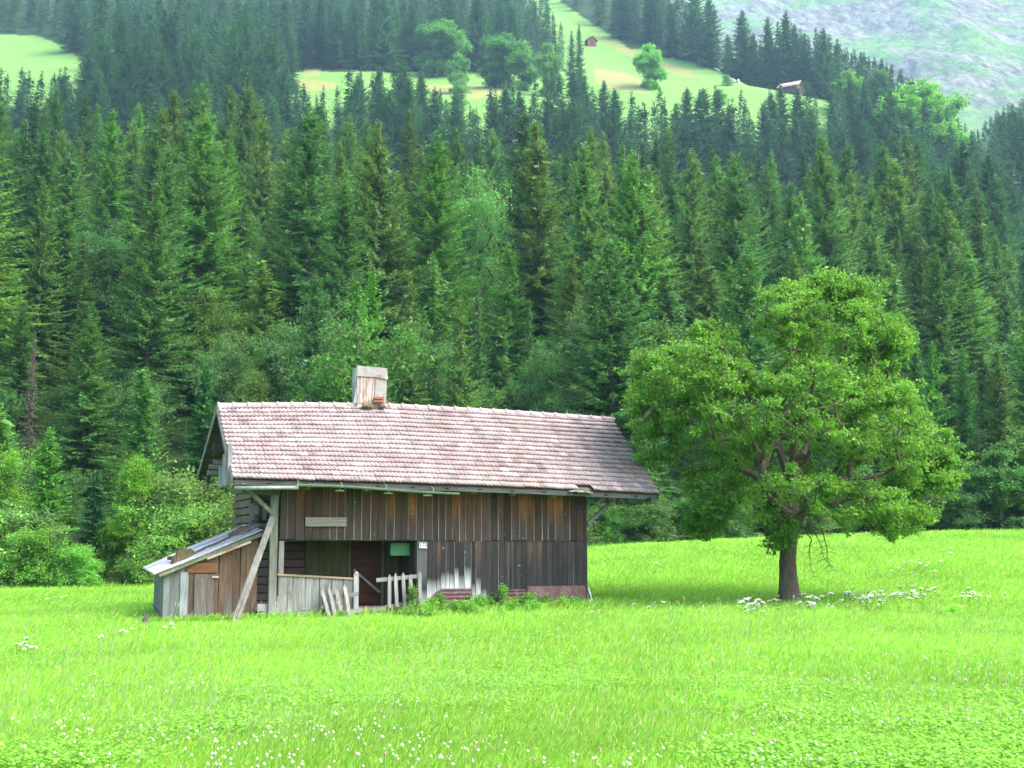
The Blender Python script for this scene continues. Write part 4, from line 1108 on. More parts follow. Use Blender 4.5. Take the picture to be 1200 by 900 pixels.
OCC = []   # occupied discs for the spruce sampler (X, Y, r)
def reg(o, r): OCC.append((o.location.x, o.location.y, r))
BLS = [
    ('round', 52, 59, 572, 1.0, (1.5, 1.45, 1.2), 'broadleaf_tree', 'soft pale green tree right of the leftmost leafy tree', 'tree'),
    ('tall', 192, 61, 552, .9, (1.35, 1.5, .8), 'broadleaf_tree', 'light green tree close left of the shed roof tip', 'tree'),
    ('round', 88, 63, 548, .8, (.85, 1.05, 1.0), 'broadleaf_tree', 'mid green tree behind the small bright spruce at left', 'tree'),
    ('round', 140, 57, 600, .8, (1.5, 1.7, .9), 'broadleaf_tree', 'bright green low tree beneath the slender fresh one', 'tree'),
    # kind, px, Y, top, widthfactor, colour, name, label, category
    ('round', 8, 57, 522, 1.0, (1.5, 1.75, .9), 'broadleaf_tree', 'light green leafy tree at the left picture edge by the meadow', 'tree'),
    ('bush', 28, 54, 592, 1.5, (1.25, 1.25, 1.5), 'bush', 'pale grey-green rounded bush at the far left of the meadow edge', 'bush'),
    ('bush', 78, 55, 628, 1.2, (1.0, 1.15, 1.1), 'bush', 'low green bush below the small bright spruce on the left', 'bush'),
    ('tall', 160, 54, 528, 1.0, (1.35, 1.7, .65), 'broadleaf_tree', 'fresh light green slender tree left of the shed', 'tree'),
    ('bush', 128, 54, 640, 1.2, (1.05, 1.1, 1.1), 'bush', 'dull green bush at the meadow edge beneath the fresh green tree', 'bush'),
    ('shrub', 205, 55, 640, 1.1, (1.0, 1.2, .9), 'bush', 'bright bush just left of the lower end of the shed roof', 'bush'),
    ('bush', 232, 56, 612, .9, (.95, 1.35, 1.0), 'bush', 'fresh green bush rising behind the shed roof', 'bush'),
    ('round', 285, 62, 560, .9, (.65, .95, .8), 'broadleaf_tree', 'dark leafy tree behind the left gable of the barn', 'tree'),
    ('ash', 372, 84, 345, .95, (.95, 1.1, 1.25), 'broadleaf_tree', 'full grey-green ash tree rising behind the roof left of the chimney', 'tree'),
    ('ash', 425, 96, 385, .8, (.7, .95, .8), 'broadleaf_tree', 'dark green leafy tree directly behind the chimney', 'tree'),
    ('tall', 690, 92, 350, .9, (1.15, 1.2, 1.6), 'broadleaf_tree', 'silvery green tree between the barn roof end and the lone tree', 'tree'),
    ('ash', 640, 88, 395, .8, (.95, 1.2, 1.2), 'broadleaf_tree', 'soft green leafy tree behind the right half of the roof', 'tree'),
    ('round', 575, 84, 452, .9, (.85, 1.1, .9), 'broadleaf_tree', 'low leafy crown showing just over the middle of the ridge', 'tree'),
    ('round', 735, 74, 480, .8, (.6, .95, .75), 'broadleaf_tree', 'dark green leafy tree behind the right roof end', 'tree'),  # tint darker than the plain leaf colour
    ('bush', 712, 67, 590, 1.3, (.75, 1.2, .8), 'bush', 'dark green bush seen under the right eave of the barn', 'bush'),
    ('bush', 762, 67, 588, 1.3, (1.1, 1.1, 1.4), 'bush', 'grey-green bush between the right eave and the lone tree', 'bush'),
    ('dense', 1168, 77, 525, 1.15, (.72, 1.0, .95), 'broadleaf_tree', 'rounded bluish green tree at the meadow edge near the right border', 'tree'),
    ('dense', 1205, 80, 500, 1.0, (1.0, 1.15, 1.0), 'broadleaf_tree', 'lighter leafy tree cut by the right picture border', 'tree'),
    ('bush', 1118, 76, 575, 1.3, (.65, .9, 1.0), 'bush', 'dark bush between the lone tree crown and the rounded tree', 'bush'),
    ('ash', 560, 120, 195, .7, (1.3, 1.6, 1.4), 'broadleaf_tree', 'pale green leafy tree high among the spruces above the ridge', 'tree'),
    ('tall', 170, 125, 395, .8, (.8, 1.0, 1.2), 'broadleaf_tree', 'bluish leafy tree deep in the wood above the shed', 'tree'),
    ('ash', 210, 105, 270, .6, (.6, .85, 1.0), 'broadleaf_tree', 'dull leafy tree among the spruces on the left slope', 'tree'),
    # far slope
    ('dense', 761, 470, 52, .85, (1.6, 2.3, 1.4), 'broadleaf_tree', 'single round tree standing on the upper bright meadow', 'tree'),
    ('dense', 612, 455, 48, .8, (1.2, 1.6, 1.1), 'broadleaf_tree', 'round leafy tree at the upper meadow edge left of the hut', 'tree'),
    ('dense', 590, 465, 40, 1.1, (.8, 1.2, 1.1), 'broadleaf_tree', 'broad dark leafy tree at the meadow edge, left of the round one', 'tree'),
    ('dense', 537, 450, 62, .7, (1.2, 1.6, 1.3), 'broadleaf_tree', 'small rounded leafy tree above the straw-coloured meadow patch', 'tree'),
    ('dense', 520, 500, 25, 1.2, (1.0, 1.4, 1.1), 'broadleaf_tree', 'broad light leafy tree in the wood above the straw patch', 'tree'),
    ('dense', 262, 470, 32, 1.3, (.8, 1.3, 1.2), 'broadleaf_tree', 'wide leafy tree among dark spruces at upper left', 'tree'),
    ('dense', 643, 440, 50, .6, (1.2, 1.5, 1.1), 'broadleaf_tree', 'slim light leafy tree beside the paired spruces on the meadow', 'tree'),
    ('dense', 1080, 395, 97, 1.3, (1.5, 2.0, .9), 'broadleaf_tree', 'big light green round tree on the skyline at upper right', 'tree'),
    ('dense', 995, 430, 83, .9, (1.3, 1.7, .9), 'broadleaf_tree', 'smaller light green round tree on the wooded skyline right of the farmhouse', 'tree'),
    ('dense', 1030, 450, 80, .8, (.8, 1.2, 1.2), 'broadleaf_tree', 'dull leafy tree between the two light round skyline trees', 'tree'),
    ('bush', 844, 455, 105, 1.0, (1.0, 1.5, 1.2), 'bush', 'tiny lone bush on the meadow below the hay heap', 'bush'),
    ('bush', 541, 425, 93, .8, (1.4, 1.6, 1.3), 'bush', 'tiny tree on the straw-coloured patch of the far meadow', 'bush'),
    ('bush', 851, 490, 88, 1.2, (1.2, 1.6, 1.2), 'bush', 'small light bush beside the hay heap on the far meadow', 'bush'),
]
for (k, px, Y, top, wf, c, nm, lab, cat) in BLS:
    o = place_bl(k, px, Y, top, wf, c, nm, lab, cat, 'broadleaf trees and bushes'); reg(o, 3.0 if 'tree' in nm else 1.5)

_g = random.Random(99); SL = []
for _ in range(400):
    t = _g.uniform(-.45, .47); Y = edge_y(t) + 3 + 75 * _g.random() ** 1.6; X = t * Y
    if any((X - a) ** 2 + (Y - b) ** 2 < 30 for a, b, _c in OCC): continue
    k = _g.choice(['round', 'tall', 'ash', 'ash']); Ht, Rr, cm, tm = BL[k]; h = _g.uniform(6, 13); s = h / Ht
    g_ = _g.uniform(.65, 1.25); ash = k == 'ash'
    o = make_tree('broadleaf_tree', cm, tm, (X, Y, float(H(X, Y)) - .1), _g.uniform(0, 6.28), s * _g.uniform(.85, 1.2), s, (g_ * _g.uniform(.75, 1.15), g_ * 1.1, g_ * (1.15 if ash else .85)), cat='tree', group='broadleaf trees and bushes')
    OCC.append((X, Y, 2.2)); SL.append((proj(X, Y, float(H(X, Y)) + h)[0], o, ash))
    if len(SL) >= 62: break
# hedge along the meadow edge
seg_names = [(0, 130, 'at the far left'), (130, 262, 'left of the barn'), (262, 415, 'behind the left half of the roof'), (415, 470, 'behind the chimney'), (470, 590, 'above the middle of the roof'), (590, 715, 'above the right end of the roof'),
             (715, 830, 'left of the lone tree'), (830, 940, 'behind the left half of the lone tree'), (940, 1050, 'behind the right half of the lone tree'), (1050, 1125, 'right of the lone tree'), (1125, 1201, 'at the right picture border')]
ORD = ['first', 'second', 'third', 'fourth', 'fifth', 'sixth', 'seventh', 'eighth', 'ninth', 'tenth', 'eleventh', 'twelfth', 'thirteenth', 'fourteenth', 'fifteenth', 'sixteenth', 'seventeenth', 'eighteenth', 'nineteenth', 'twentieth']
def seg_of(px):
    for a, b, n in seg_names:
        if px < b: return n
    return seg_names[-1][2]
hb = []
t = -.50
while t < .52:
    Y = float(edge_y(t)) + rnd.uniform(.5, 3.5); X = t * Y
    hb.append((X, Y)); t += rnd.uniform(.018, .032)
for X, Y in hb:
    px, _ = proj(X, Y, 2)
    if 215 < px < 680: hgt = rnd.uniform(2.5, 5)
    else: hgt = rnd.uniform(1.3, 3.6)
    k = rnd.choice(['bush', 'shrub']); Ht, Rr, cm, tm = BL[k]; s = hgt / Ht
    g = rnd.uniform(.65, 1.25)
    if px < 235: g *= 1.75
    elif px > 680: g *= .9
    lf = px < 235
    o = make_tree('bush', cm, tm, (X, Y, float(H(X, Y)) - .1), rnd.uniform(0, 6.28), s * 1.25, s, (g * rnd.uniform(.75 if lf else .85, 1.0 if lf else 1.2), g * 1.1, g * rnd.uniform(.6 if lf else .8, .8 if lf else 1.3)), cat='bush', group='bushes along the meadow edge')
    o['_px'] = px; o['_h'] = hgt
cells = {}
for px, o, ash in SL: cells.setdefault((seg_of(px), ash), []).append((px, o))
for (sg, ash), lst in cells.items():
    lst.sort(key=lambda e: e[0])
    for i, (px, o) in enumerate(lst): o['label'] = ('greyish' if ash else 'green') + f' leafy tree among spruces {sg}, {ORD[i]} from left'
cells = {}
for o in [o for o in COL.objects if '_px' in o]: cells.setdefault(seg_of(o['_px']), []).append(o)
for s, lst in cells.items():
    lst.sort(key=lambda o: o['_px'])
    for i, o in enumerate(lst):
        o['label'] = ('tall' if o['_h'] > 3.2 else 'low') + f' hedge bush {s}, {ORD[i]} from left'
        del o['_px']; del o['_h']

# ------------------------------------------------------------------ spruces
NEAR_LIM = ([-200, 0, 60, 100, 180, 250, 300, 350, 400, 480, 530, 560, 610, 650, 700, 780, 850, 900, 950, 1000, 1050, 1090, 1130, 1150, 1170, 1200, 1400],
            [70, 78, 92, 90, 72, 92, 85, 92, 125, 118, 150, 150, 122, 150, 150, 150, 165, 165, 150, 150, 160, 140, 150, 185, 235, 285, 330])
BELT_LIM = ([-200, 0, 90, 110, 340, 345, 396, 408, 440, 492, 500, 560, 600, 650, 680, 700, 735, 765, 795, 830, 860, 900, 925, 950, 970, 1000, 1080, 1120, 1150, 1160, 1200],
            [88, 88, 76, -60, -60, 98, 108, 80, 66, 80, 104, 112, 100, 90, 80, 94, 114, 110, 82, 100, 112, 106, 98, 100, 84, 92, 100, 140, 150, 125, 112])
cand = []
def los(X, Y, Z):
    f = np.linspace(.05, .985, 60); return bool(np.all(CAM[2] + (Z - CAM[2]) * f > H(X * f, Y * f) - .3))
def sampler(y0, y1, sp, fn, seed, tr=.52):
    g = np.random.default_rng(seed); cell = {}
    area = tr * (y1 ** 2 - y0 ** 2); n = int(area / (sp * sp) * 5)
    T_ = g.uniform(-tr, tr, n); Y_ = np.sqrt(g.uniform(y0 ** 2, y1 ** 2, n))
    for t, Y in zip(T_, Y_):
        X = t * Y; cx, cy = int(X // sp), int(Y // sp); ok = True
        for a in (-1, 0, 1):
            for b in (-1, 0, 1):
                for q in cell.get((cx + a, cy + b), ()):
                    if (q[0] - X) ** 2 + (q[1] - Y) ** 2 < sp * sp: ok = False
        if not ok: continue
        if any((X - ox) ** 2 + (Y - oy) ** 2 < r * r for ox, oy, r in OCC): continue
        cell.setdefault((cx, cy), []).append((X, Y)); fn(X, Y, t, g)
def near_fn(X, Y, t, g):
    d = Y - edge_y(t)
    if d < 3.5: return
    z = float(H(X, Y)); px, _ = proj(X, Y, z + 15)
    h = g.uniform(13, 27) if d > 26 else g.uniform(7, 18)
    if g.random() < .18: h *= .6
    lim = np.interp(px, *NEAR_LIM) + abs(g.normal(0, 14)) - 6
    hmax = at_y(px, lim, Y)[2] - z
    if h > hmax: h = hmax
    if h < 8: return
    cand.append(dict(X=X, Y=Y, z=z, h=h, zone='near', px=px))
sampler(54, 215, 4.8, near_fn, 31)
FARC = {}
def belt_fn(X, Y, t, g):
    kx, ky = int(X // 6), int(Y // 6)
    for a in (-1, 0, 1):
        for b in (-1, 0, 1):
            for (x2, y2) in FARC.get((kx + a, ky + b), ()):
                if (x2 - X) ** 2 + (y2 - Y) ** 2 < 36: return
    FARC.setdefault((kx, ky), []).append((X, Y))
    z = float(H(X, Y)); px, pyb = proj(X, Y, z)
    h = g.uniform(24, 37) if g.random() < .8 else g.uniform(15, 24)
    if 455 < Y < 560 and t > .15: h = g.uniform(27, 42)
    if Y < 440:
        lim = np.interp(px, *BELT_LIM) + abs(g.normal(0, 10)) - 8
        hmax = at_y(px, lim, Y)[2] - z
        if h > hmax: h = hmax
        if h < 11: return
    if Y >= 400:
        if pyb < -30: return
        if Y > 560 and abs(t) > .2 and g is not None and False: return
        for p in MEADOWS:
            if inpoly(px, pyb, p) and los(X, Y, z + 1.5): return
        if 340 < px < 975 and pyb > 84 and los(X, Y, z + 1.5): return
        if h > 20 and 620 < px < 700: h *= .8
    # keep the mountain free: skyline of the treetops
    sky = np.interp(px, [820, 850, 900, 925, 960, 1000, 1040, 1090, 1130, 1150, 1170, 1200, 1300], [-40, 6, 10, 10, 20, 52, 68, 96, 140, 150, 128, 112, 90])
    hm = at_y(px, sky + abs(g.normal(0, 9)), Y)[2] - z
    if h > hm: h = hm
    if h < 9: return
    cand.append(dict(X=X, Y=Y, z=z, h=h, zone='far', px=px))
sampler(345, 450, 6.6, belt_fn, 32, .48)
sampler(212, 340, 5.8, lambda X, Y, t, g: belt_fn(X, Y, t, g) if t > .33 else None, 36, .48)
sampler(448, 530, 6.2, lambda X, Y, t, g: belt_fn(X, Y, t, g) if t > .14 else None, 37, .45)
sampler(450, 560, 8.2, belt_fn, 33, .47)
sampler(560, 850, 9.5, belt_fn, 34, .2)
sampler(560, 700, 9.5, belt_fn, 35, .45)
# hand-placed spruces: px, Y, top py, proto, width factor, colour, label
HAND = [
    (60, 54.5, 500, 7, 1.1, (1.5, 1.9, .7), 'small bright green spruce at the left edge of the meadow'),
    (116, 54, 548, 8, 1.5, (.8, 1.15, 1.1), 'dusky young spruce between the bright spruce and the fresh green tree'),
    (168, 66, 432, 8, 1.3, (1.25, 1.6, .8), 'medium green spruce standing above the fresh green tree'),
    (250, 57.5, 622, 7, 1.3, (3.9, .85, .9), 'small dead orange-brown fir behind the shed roof'),
    (222, 64, 560, 7, 1.2, (1.0, 1.45, .8), 'young green spruce left of the barn gable'),
    (240, 78, 425, 8, 1.2, (.9, 1.4, .9), 'leafy-looking spruce close above the left gable'),
    (318, 86, 398, 8, 1.1, (.9, 1.25, .6), 'dark young spruce over the left part of the roof'),
    (432, 80, 318, 8, .9, (1.5, 1.9, .6), 'vivid bright green spruce right behind the chimney'),
    (418, 76, 330, 7, .8, (1.4, 1.8, .6), 'vivid green pointed spruce beside the one behind the chimney'),
    (478, 82, 318, 3, 1.0, (1.9, 1.6, .9), 'thin olive spruce full of brown cones right of the chimney'),
    (538, 80, 345, 5, 1.0, (1.7, 1.5, .8), 'ragged olive spruce with brown cones over the middle of the roof'),
    (560, 92, 330, 1, .8, (1.2, 1.3, .8), 'slim spruce with a bare stem over the middle of the roof'),
    (620, 92, 350, 3, .8, (1.2, 1.4, 1.0), 'narrow thin-crowned spruce with pale stem over the right roof half'),
    (765, 88, 395, 8, .8, (1.3, 1.6, .7), 'light pointed spruce peeping over the left shoulder of the lone tree'),
    (1095, 84, 398, 4, 1.0, (1.2, 1.7, .6), 'bright green spruce right behind the lone tree crown'),
    (1130, 88, 405, 6, 1.0, (1.0, 1.5, .65), 'broad green spruce at the right of the lone tree crown'),
    (1075, 95, 390, 2, .9, (.9, 1.3, .7), 'dark spruce touching the upper right of the lone tree crown'),
    (40, 80, 385, 3, .55, (2.3, .95, 2.0), 'dead grey-brown spruce snag at far left'),
    (95, 112, 270, 0, 1.1, (1.35, 1.3, .9), 'wide olive spruce with drooping boughs at far left'),
    (45, 100, 210, 2, 1.0, (1.5, 1.4, .8), 'tall yellowish spruce near the left border'),
    (612, 140, 124, 5, 1.3, (.7, .85, .75), 'tallest dark spruce with a bare trunk above the roof'),
    (665, 150, 165, 1, 1.0, (.8, .95, .8), 'dark spruce with a long bare trunk right of the tallest one'),
    (340, 120, 150, 5, 1.2, (1.0, 1.05, .8), 'large ragged spruce above the left half of the roof'),
    (283, 150, 82, 1, 1.0, (1.0, 1.0, .7), 'tall spruce with brown cone-laden top at upper left'),
    (478, 165, 128, 0, 1.0, (1.2, 1.05, .6), 'spruce with rusty brown top above the chimney'),
    (423, 420, 78, 1, 1.1, (2.9, .95, 2.2), 'dead pinkish-grey spruce at the edge of the far meadow'),
    (818, 300, 195, 1, 1.0, (2.2, .8, 1.0), 'reddish dying spruce in the middle of the far belt'),
    (679, 462, 27, 0, .8, (.9, 1.05, .9), 'taller of the two spruces standing on the far meadow'),
    (670, 452, 35, 4, .8, (.8, 1.0, .9), 'shorter of the two spruces standing on the far meadow'),
]
for (px, Y, top, k, wf, c, lab) in HAND:
    if Y == 300: continue
    X = (px - 600) / FPX * Y
    for _ in range(3): z = float(H(X, Y)); f = Y * cp + (z + 8 - 1.7) * sp_; X = (px - 600) / FPX * f
    z = float(H(X, Y)); h = at_y(px, top, Y)[2] - z; nm, ph, pr, cm, tm = PROTO[k]; s = h / ph
    make_tree(nm if 'dead' not in lab else ('dead_spruce'), cm, tm, (X, Y, z - .1), rnd.uniform(0, 6.28), s * wf if h > 12 else s * wf, s, c, label=lab, cat='spruce', group='spruces of the mountain wood')
    cand = [q for q in cand if (q['X'] - X) ** 2 + (q['Y'] - Y) ** 2 > (2.6 if Y < 300 else 5) ** 2]
    # do not let sampled trees stand in front of it
    fr = []
    for q in cand:
        if q['Y'] < Y and q['zone'] == 'near' and Y < 300 and abs(q['px'] - px) < 900 * 2.2 / Y * 1.2:
            lim = at_y(px, top + (z and (h * FPX / Y) * .55), q['Y'])[2] - q['z']
            if q['h'] > lim: q['h'] = lim
            if q['h'] < 5: continue
        fr.append(q)
    cand = fr
# coarse visibility: front-to-back coverage buffer
cand.sort(key=lambda q: q['Y']); W_, H_ = 400, 300; buf = np.zeros((H_, W_), bool); buf2 = np.zeros((H_ + 0, W_ + 0), bool)
yy, xx = np.mgrid[0:H_, 0:W_]
for q in cand:
    X, Y, z, h = q['X'], q['Y'], q['z'], q['h']; rr = .13 * h
    xt, yt = proj(X, Y, z + h); xb, yb = proj(X, Y, z + h * .08); wpx = rr * FPX / Y
    q['edge'] = not (-40 < xt < 1240)
    x0, x1 = int(max(0, (xt - wpx) / 3)), int(min(W_, (xt + wpx) / 3 + 1)); y0, y1 = int(max(0, yt / 3)), int(min(H_, yb / 3 + 1))
    vis = 0
    if x1 > x0 and y1 > y0:
        if q['zone'] == 'near' or los(X, Y, z + h * .6) or los(X, Y, z + h * .97):
            sx = xx[y0:y1, x0:x1] * 3; sy = yy[y0:y1, x0:x1] * 3
            m = np.abs(sx - xt) < .72 * wpx * np.clip((sy - yt) / max(1, yb - yt), 0, 1) ** .8 + .5
            new = m & ~buf[y0:y1, x0:x1]; vis = int(new.sum()); buf[y0:y1, x0:x1] |= m
    q['vis'] = vis; q['yt'] = yt
keep = [q for q in cand if q['vis'] > 0 or (q['zone'] == 'near' and (abs(q['X'] / q['Y']) > .40 or q['vis'] > 0))]
print('candidates', len(cand), 'kept', len(keep), 'near', sum(q['zone'] == 'near' for q in keep))
inv = sorted([q for q in keep], key=lambda q: -q['vis'])
NIND = 300 - len([h for h in HAND if h[1] != 300])
indiv = [q for q in inv[:NIND] if q['vis'] > 0]; rest = [q for q in inv if q not in indiv] if False else inv[len(indiv):]
cells = {}
for q in indiv:
    if q['zone'] == 'near':
        d = q['Y'] - edge_y(q['X'] / q['Y'])
        big = [0, 1, 2, 3, 4, 5, 6, 0, 5, 3] if q['h'] > 15 else [7, 8, 6, 4, 8]
        row = 'wood foot' if d < 26 else ('mid slope' if d < 70 else 'upper slope')
    else:
        big = [0, 2, 4, 6, 4, 2]; row = 'distant slope'
    k = rnd.choice(big); nm, ph, pr, cm, tm = PROTO[k]; s = q['h'] / ph
    v = rnd.random(); g = rnd.uniform(.75, 1.2)
    if q['zone'] == 'near':
        if v < .3: c = (g * 2.0, g * 1.65, g * 1.0); cw = 'olive green'
        elif v < .65: c = (g * 1.55, g * 1.6, g * 1.0); cw = 'mid green'
        elif v < .9: c = (g * 1.1, g * 1.25, g * 1.0); cw = 'dark green'
        else: c = (g * 1.6, g * 1.8, g * .8); cw = 'fresh green'
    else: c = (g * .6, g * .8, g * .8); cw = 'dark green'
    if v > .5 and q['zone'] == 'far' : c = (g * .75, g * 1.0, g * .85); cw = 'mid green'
    wf = rnd.uniform(1.2, 1.6) if q['zone'] == 'near' else rnd.uniform(1.35, 1.75)
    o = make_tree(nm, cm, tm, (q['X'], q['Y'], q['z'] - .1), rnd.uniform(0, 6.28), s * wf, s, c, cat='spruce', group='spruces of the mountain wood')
    cells.setdefault((row, seg_of(q['px'])), []).append((q['px'], o, cw, wf))
for (row, sg), lst in cells.items():
    lst.sort(key=lambda e: e[0])
    for i, (px, o, cw, wf) in enumerate(lst):
        o['label'] = f'{cw} spruce, {row}, {sg}, ' + ORD[min(i, 19)] + ' from left'
        if len(o['label'].replace(',', '').split()) > 16: print('LONG', o['label'])
# the rest of the wood: one mass
LOW = [spruce_arrays(200 + i, 24, 3.3 + .3 * i, whorl=.95, nb=6, twig=.55, ragged=.3, hang=1.4) for i in range(3)]
LOW = [(V, F, C) for V, F, C in LOW]
MID = [spruce_arrays(210 + i, 24, 3.2 + .3 * i, whorl=.6, nb=7, twig=.3, ragged=.3, hang=1.2) for i in range(3)]
Vs, Fs, Cs, n0 = [], [], [], 0
for q in rest:
    V, F, C = rnd.choice(MID if q['zone'] == 'near' else LOW); s = q['h'] / 24; a = rnd.uniform(0, 6.28); wf = s * rnd.uniform(1.15, 1.6) * (1.25 if q['zone'] == 'far' else 1.05)
    P = V.copy(); x = P[:, 0] * math.cos(a) - P[:, 1] * math.sin(a); y = P[:, 0] * math.sin(a) + P[:, 1] * math.cos(a)
    P[:, 0] = x * wf + q['X']; P[:, 1] = y * wf + q['Y']; P[:, 2] = P[:, 2] * s + q['z']
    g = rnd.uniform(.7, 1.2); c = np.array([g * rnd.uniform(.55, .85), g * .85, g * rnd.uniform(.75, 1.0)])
    Vs.append(P.astype(np.float32)); Fs.append(F + n0); Cs.append((C * c).astype(np.float32)); n0 += len(P)
if Vs:
    o = link('distant_forest', mesh_np('distant_forest', np.concatenate(Vs), np.concatenate(Fs), np.concatenate(Cs)), M['needles']); tag(o, 'dense spruce forest covering the far mountain slopes', 'forest', kind='stuff')
print('individual', len(indiv), 'mass', len(rest), 'mass verts', n0)

def undergrowth(seed):
    g = np.random.default_rng(seed); n = 90000
    t = g.uniform(-.52, .52, n); Y = np.sqrt(g.uniform(52 ** 2, 190 ** 2, n)); k = Y > edge_y(t) + .3; t, Y = t[k], Y[k]; X = t * Y; n = len(X)
    Z = H(X, Y); hgt = .5 + .5 * np.sin(X * .5 + np.sin(Y * .4) * 2) * np.sin(Y * .37 + 1)
    P = np.stack([X + g.normal(0, .3, n), Y + g.normal(0, .3, n), Z + g.random(n) ** 1.2 * (.35 + 1.5 * hgt)], 1); l = g.uniform(.25, .55, n)
    tv = g.normal(0, 1, (n, 3)); tv[:, 2] = -abs(tv[:, 2]) * .3 + .2; tv /= np.linalg.norm(tv, axis=1)[:, None]; tv *= l[:, None]
    up = g.normal(0, .5, (n, 3)); up[:, 2] += 1; sd = np.cross(tv, up); sd /= np.linalg.norm(sd, axis=1)[:, None] + 1e-9
    c = np.array([.06, .14, .03])[None] * g.uniform(.6, 1.4, (n, 1)) * (.8 + .4 * hgt[:, None])
    V, F, C = quads_from(P, tv, sd, c * .9, c * 1.1, l * .28)
    o = link('undergrowth', mesh_np('undergrowth', V, F, C), M['grass']); tag(o, 'leafy undergrowth covering the floor of the spruce wood', 'undergrowth', kind='stuff')
undergrowth(77)

# ------------------------------------------------------------------ far huts
for _x in range(700, 1201, 50):
    _Y = np.linspace(330, 1100, 300); _X = (_x - 600) / FPX * _Y * 1.08
    _q = proj(_X, _Y, H(_X, _Y)); _k = int(np.argmin(_q[1])); print('skyline', _x, int(_q[0][_k]), int(_q[1][_k]), int(_Y[_k]))
def hut(px, py, w, h, nm, lab, cat, wall, roofc, rz, rise):
    p = ground_far(px, py); m2 = MB(); root = empty(nm, tuple(p), rz, label=lab, cat=cat)
    m2.box((-w / 2, -w * .4, -1.5), (w / 2, w * .4, h), wall); 
    m2.add([(-w / 2, -w * .4, h), (w / 2, -w * .4, h), (0, -w * .4, h + rise), (-w / 2, w * .4, h), (w / 2, w * .4, h), (0, w * .4, h + rise)], [(0, 1, 2), (5, 4, 3)], wall); m2.build('wall', M['wood_v'], root)
    m2 = MB()
    for s in (-1, 1):
        m2.beam((0, -w * .5, h + rise + .1), (0, w * .5, h + rise + .1), .1, .1, roofc)
        V = [(0, -w * .5, h + rise + .2), (s * (w / 2 + .7), -w * .5, h - rise * .25), (s * (w / 2 + .7), w * .5, h - rise * .25), (0, w * .5, h + rise + .2)]
        V += [(x, y, z - .15) for x, y, z in V]
        m2.add(V, [(0, 1, 2, 3), (7, 6, 5, 4), (0, 4, 5, 1), (1, 5, 6, 2), (2, 6, 7, 3), (3, 7, 4, 0)], roofc)
    m2.build('roof', M['wood_h'], root)
    m2 = MB(); m2.box((-.5, -w * .4 - .06, 0), (.5, -w * .4 - .02, 2.0), (.03, .02, .02)); m2.build('door', M['wood_v'], root)
    return root
hut(692, 54, 4.6, 2.6, 'wooden_hut', 'small dark red wooden hut on the far meadow', 'hut', (.14, .045, .04), (.10, .05, .05), R_(20), 1.6)
hut(927, 97, 9, 2.2, 'farmhouse', 'low farmhouse with pale pinkish roof on the far meadow crest', 'farmhouse', (.10, .06, .05), (.34, .24, .22), R_(62), 2.6)
p = ground_far(857, 97); m2 = MB()
for q in range(14): a, b = rnd.gauss(0, 1.2), rnd.gauss(0, .6); r = rnd.uniform(.5, 1.1); m2.tube([(a, b, -.5), (a, b, r), (a, b, r * 1.8)], [r, r * .8, r * .3], 7, (.3, .22, .2))
o = m2.build('stone_heap', M['stone'], loc=tuple(p)); tag(o, 'pinkish heap of stones on the far bright meadow', 'stone heap')

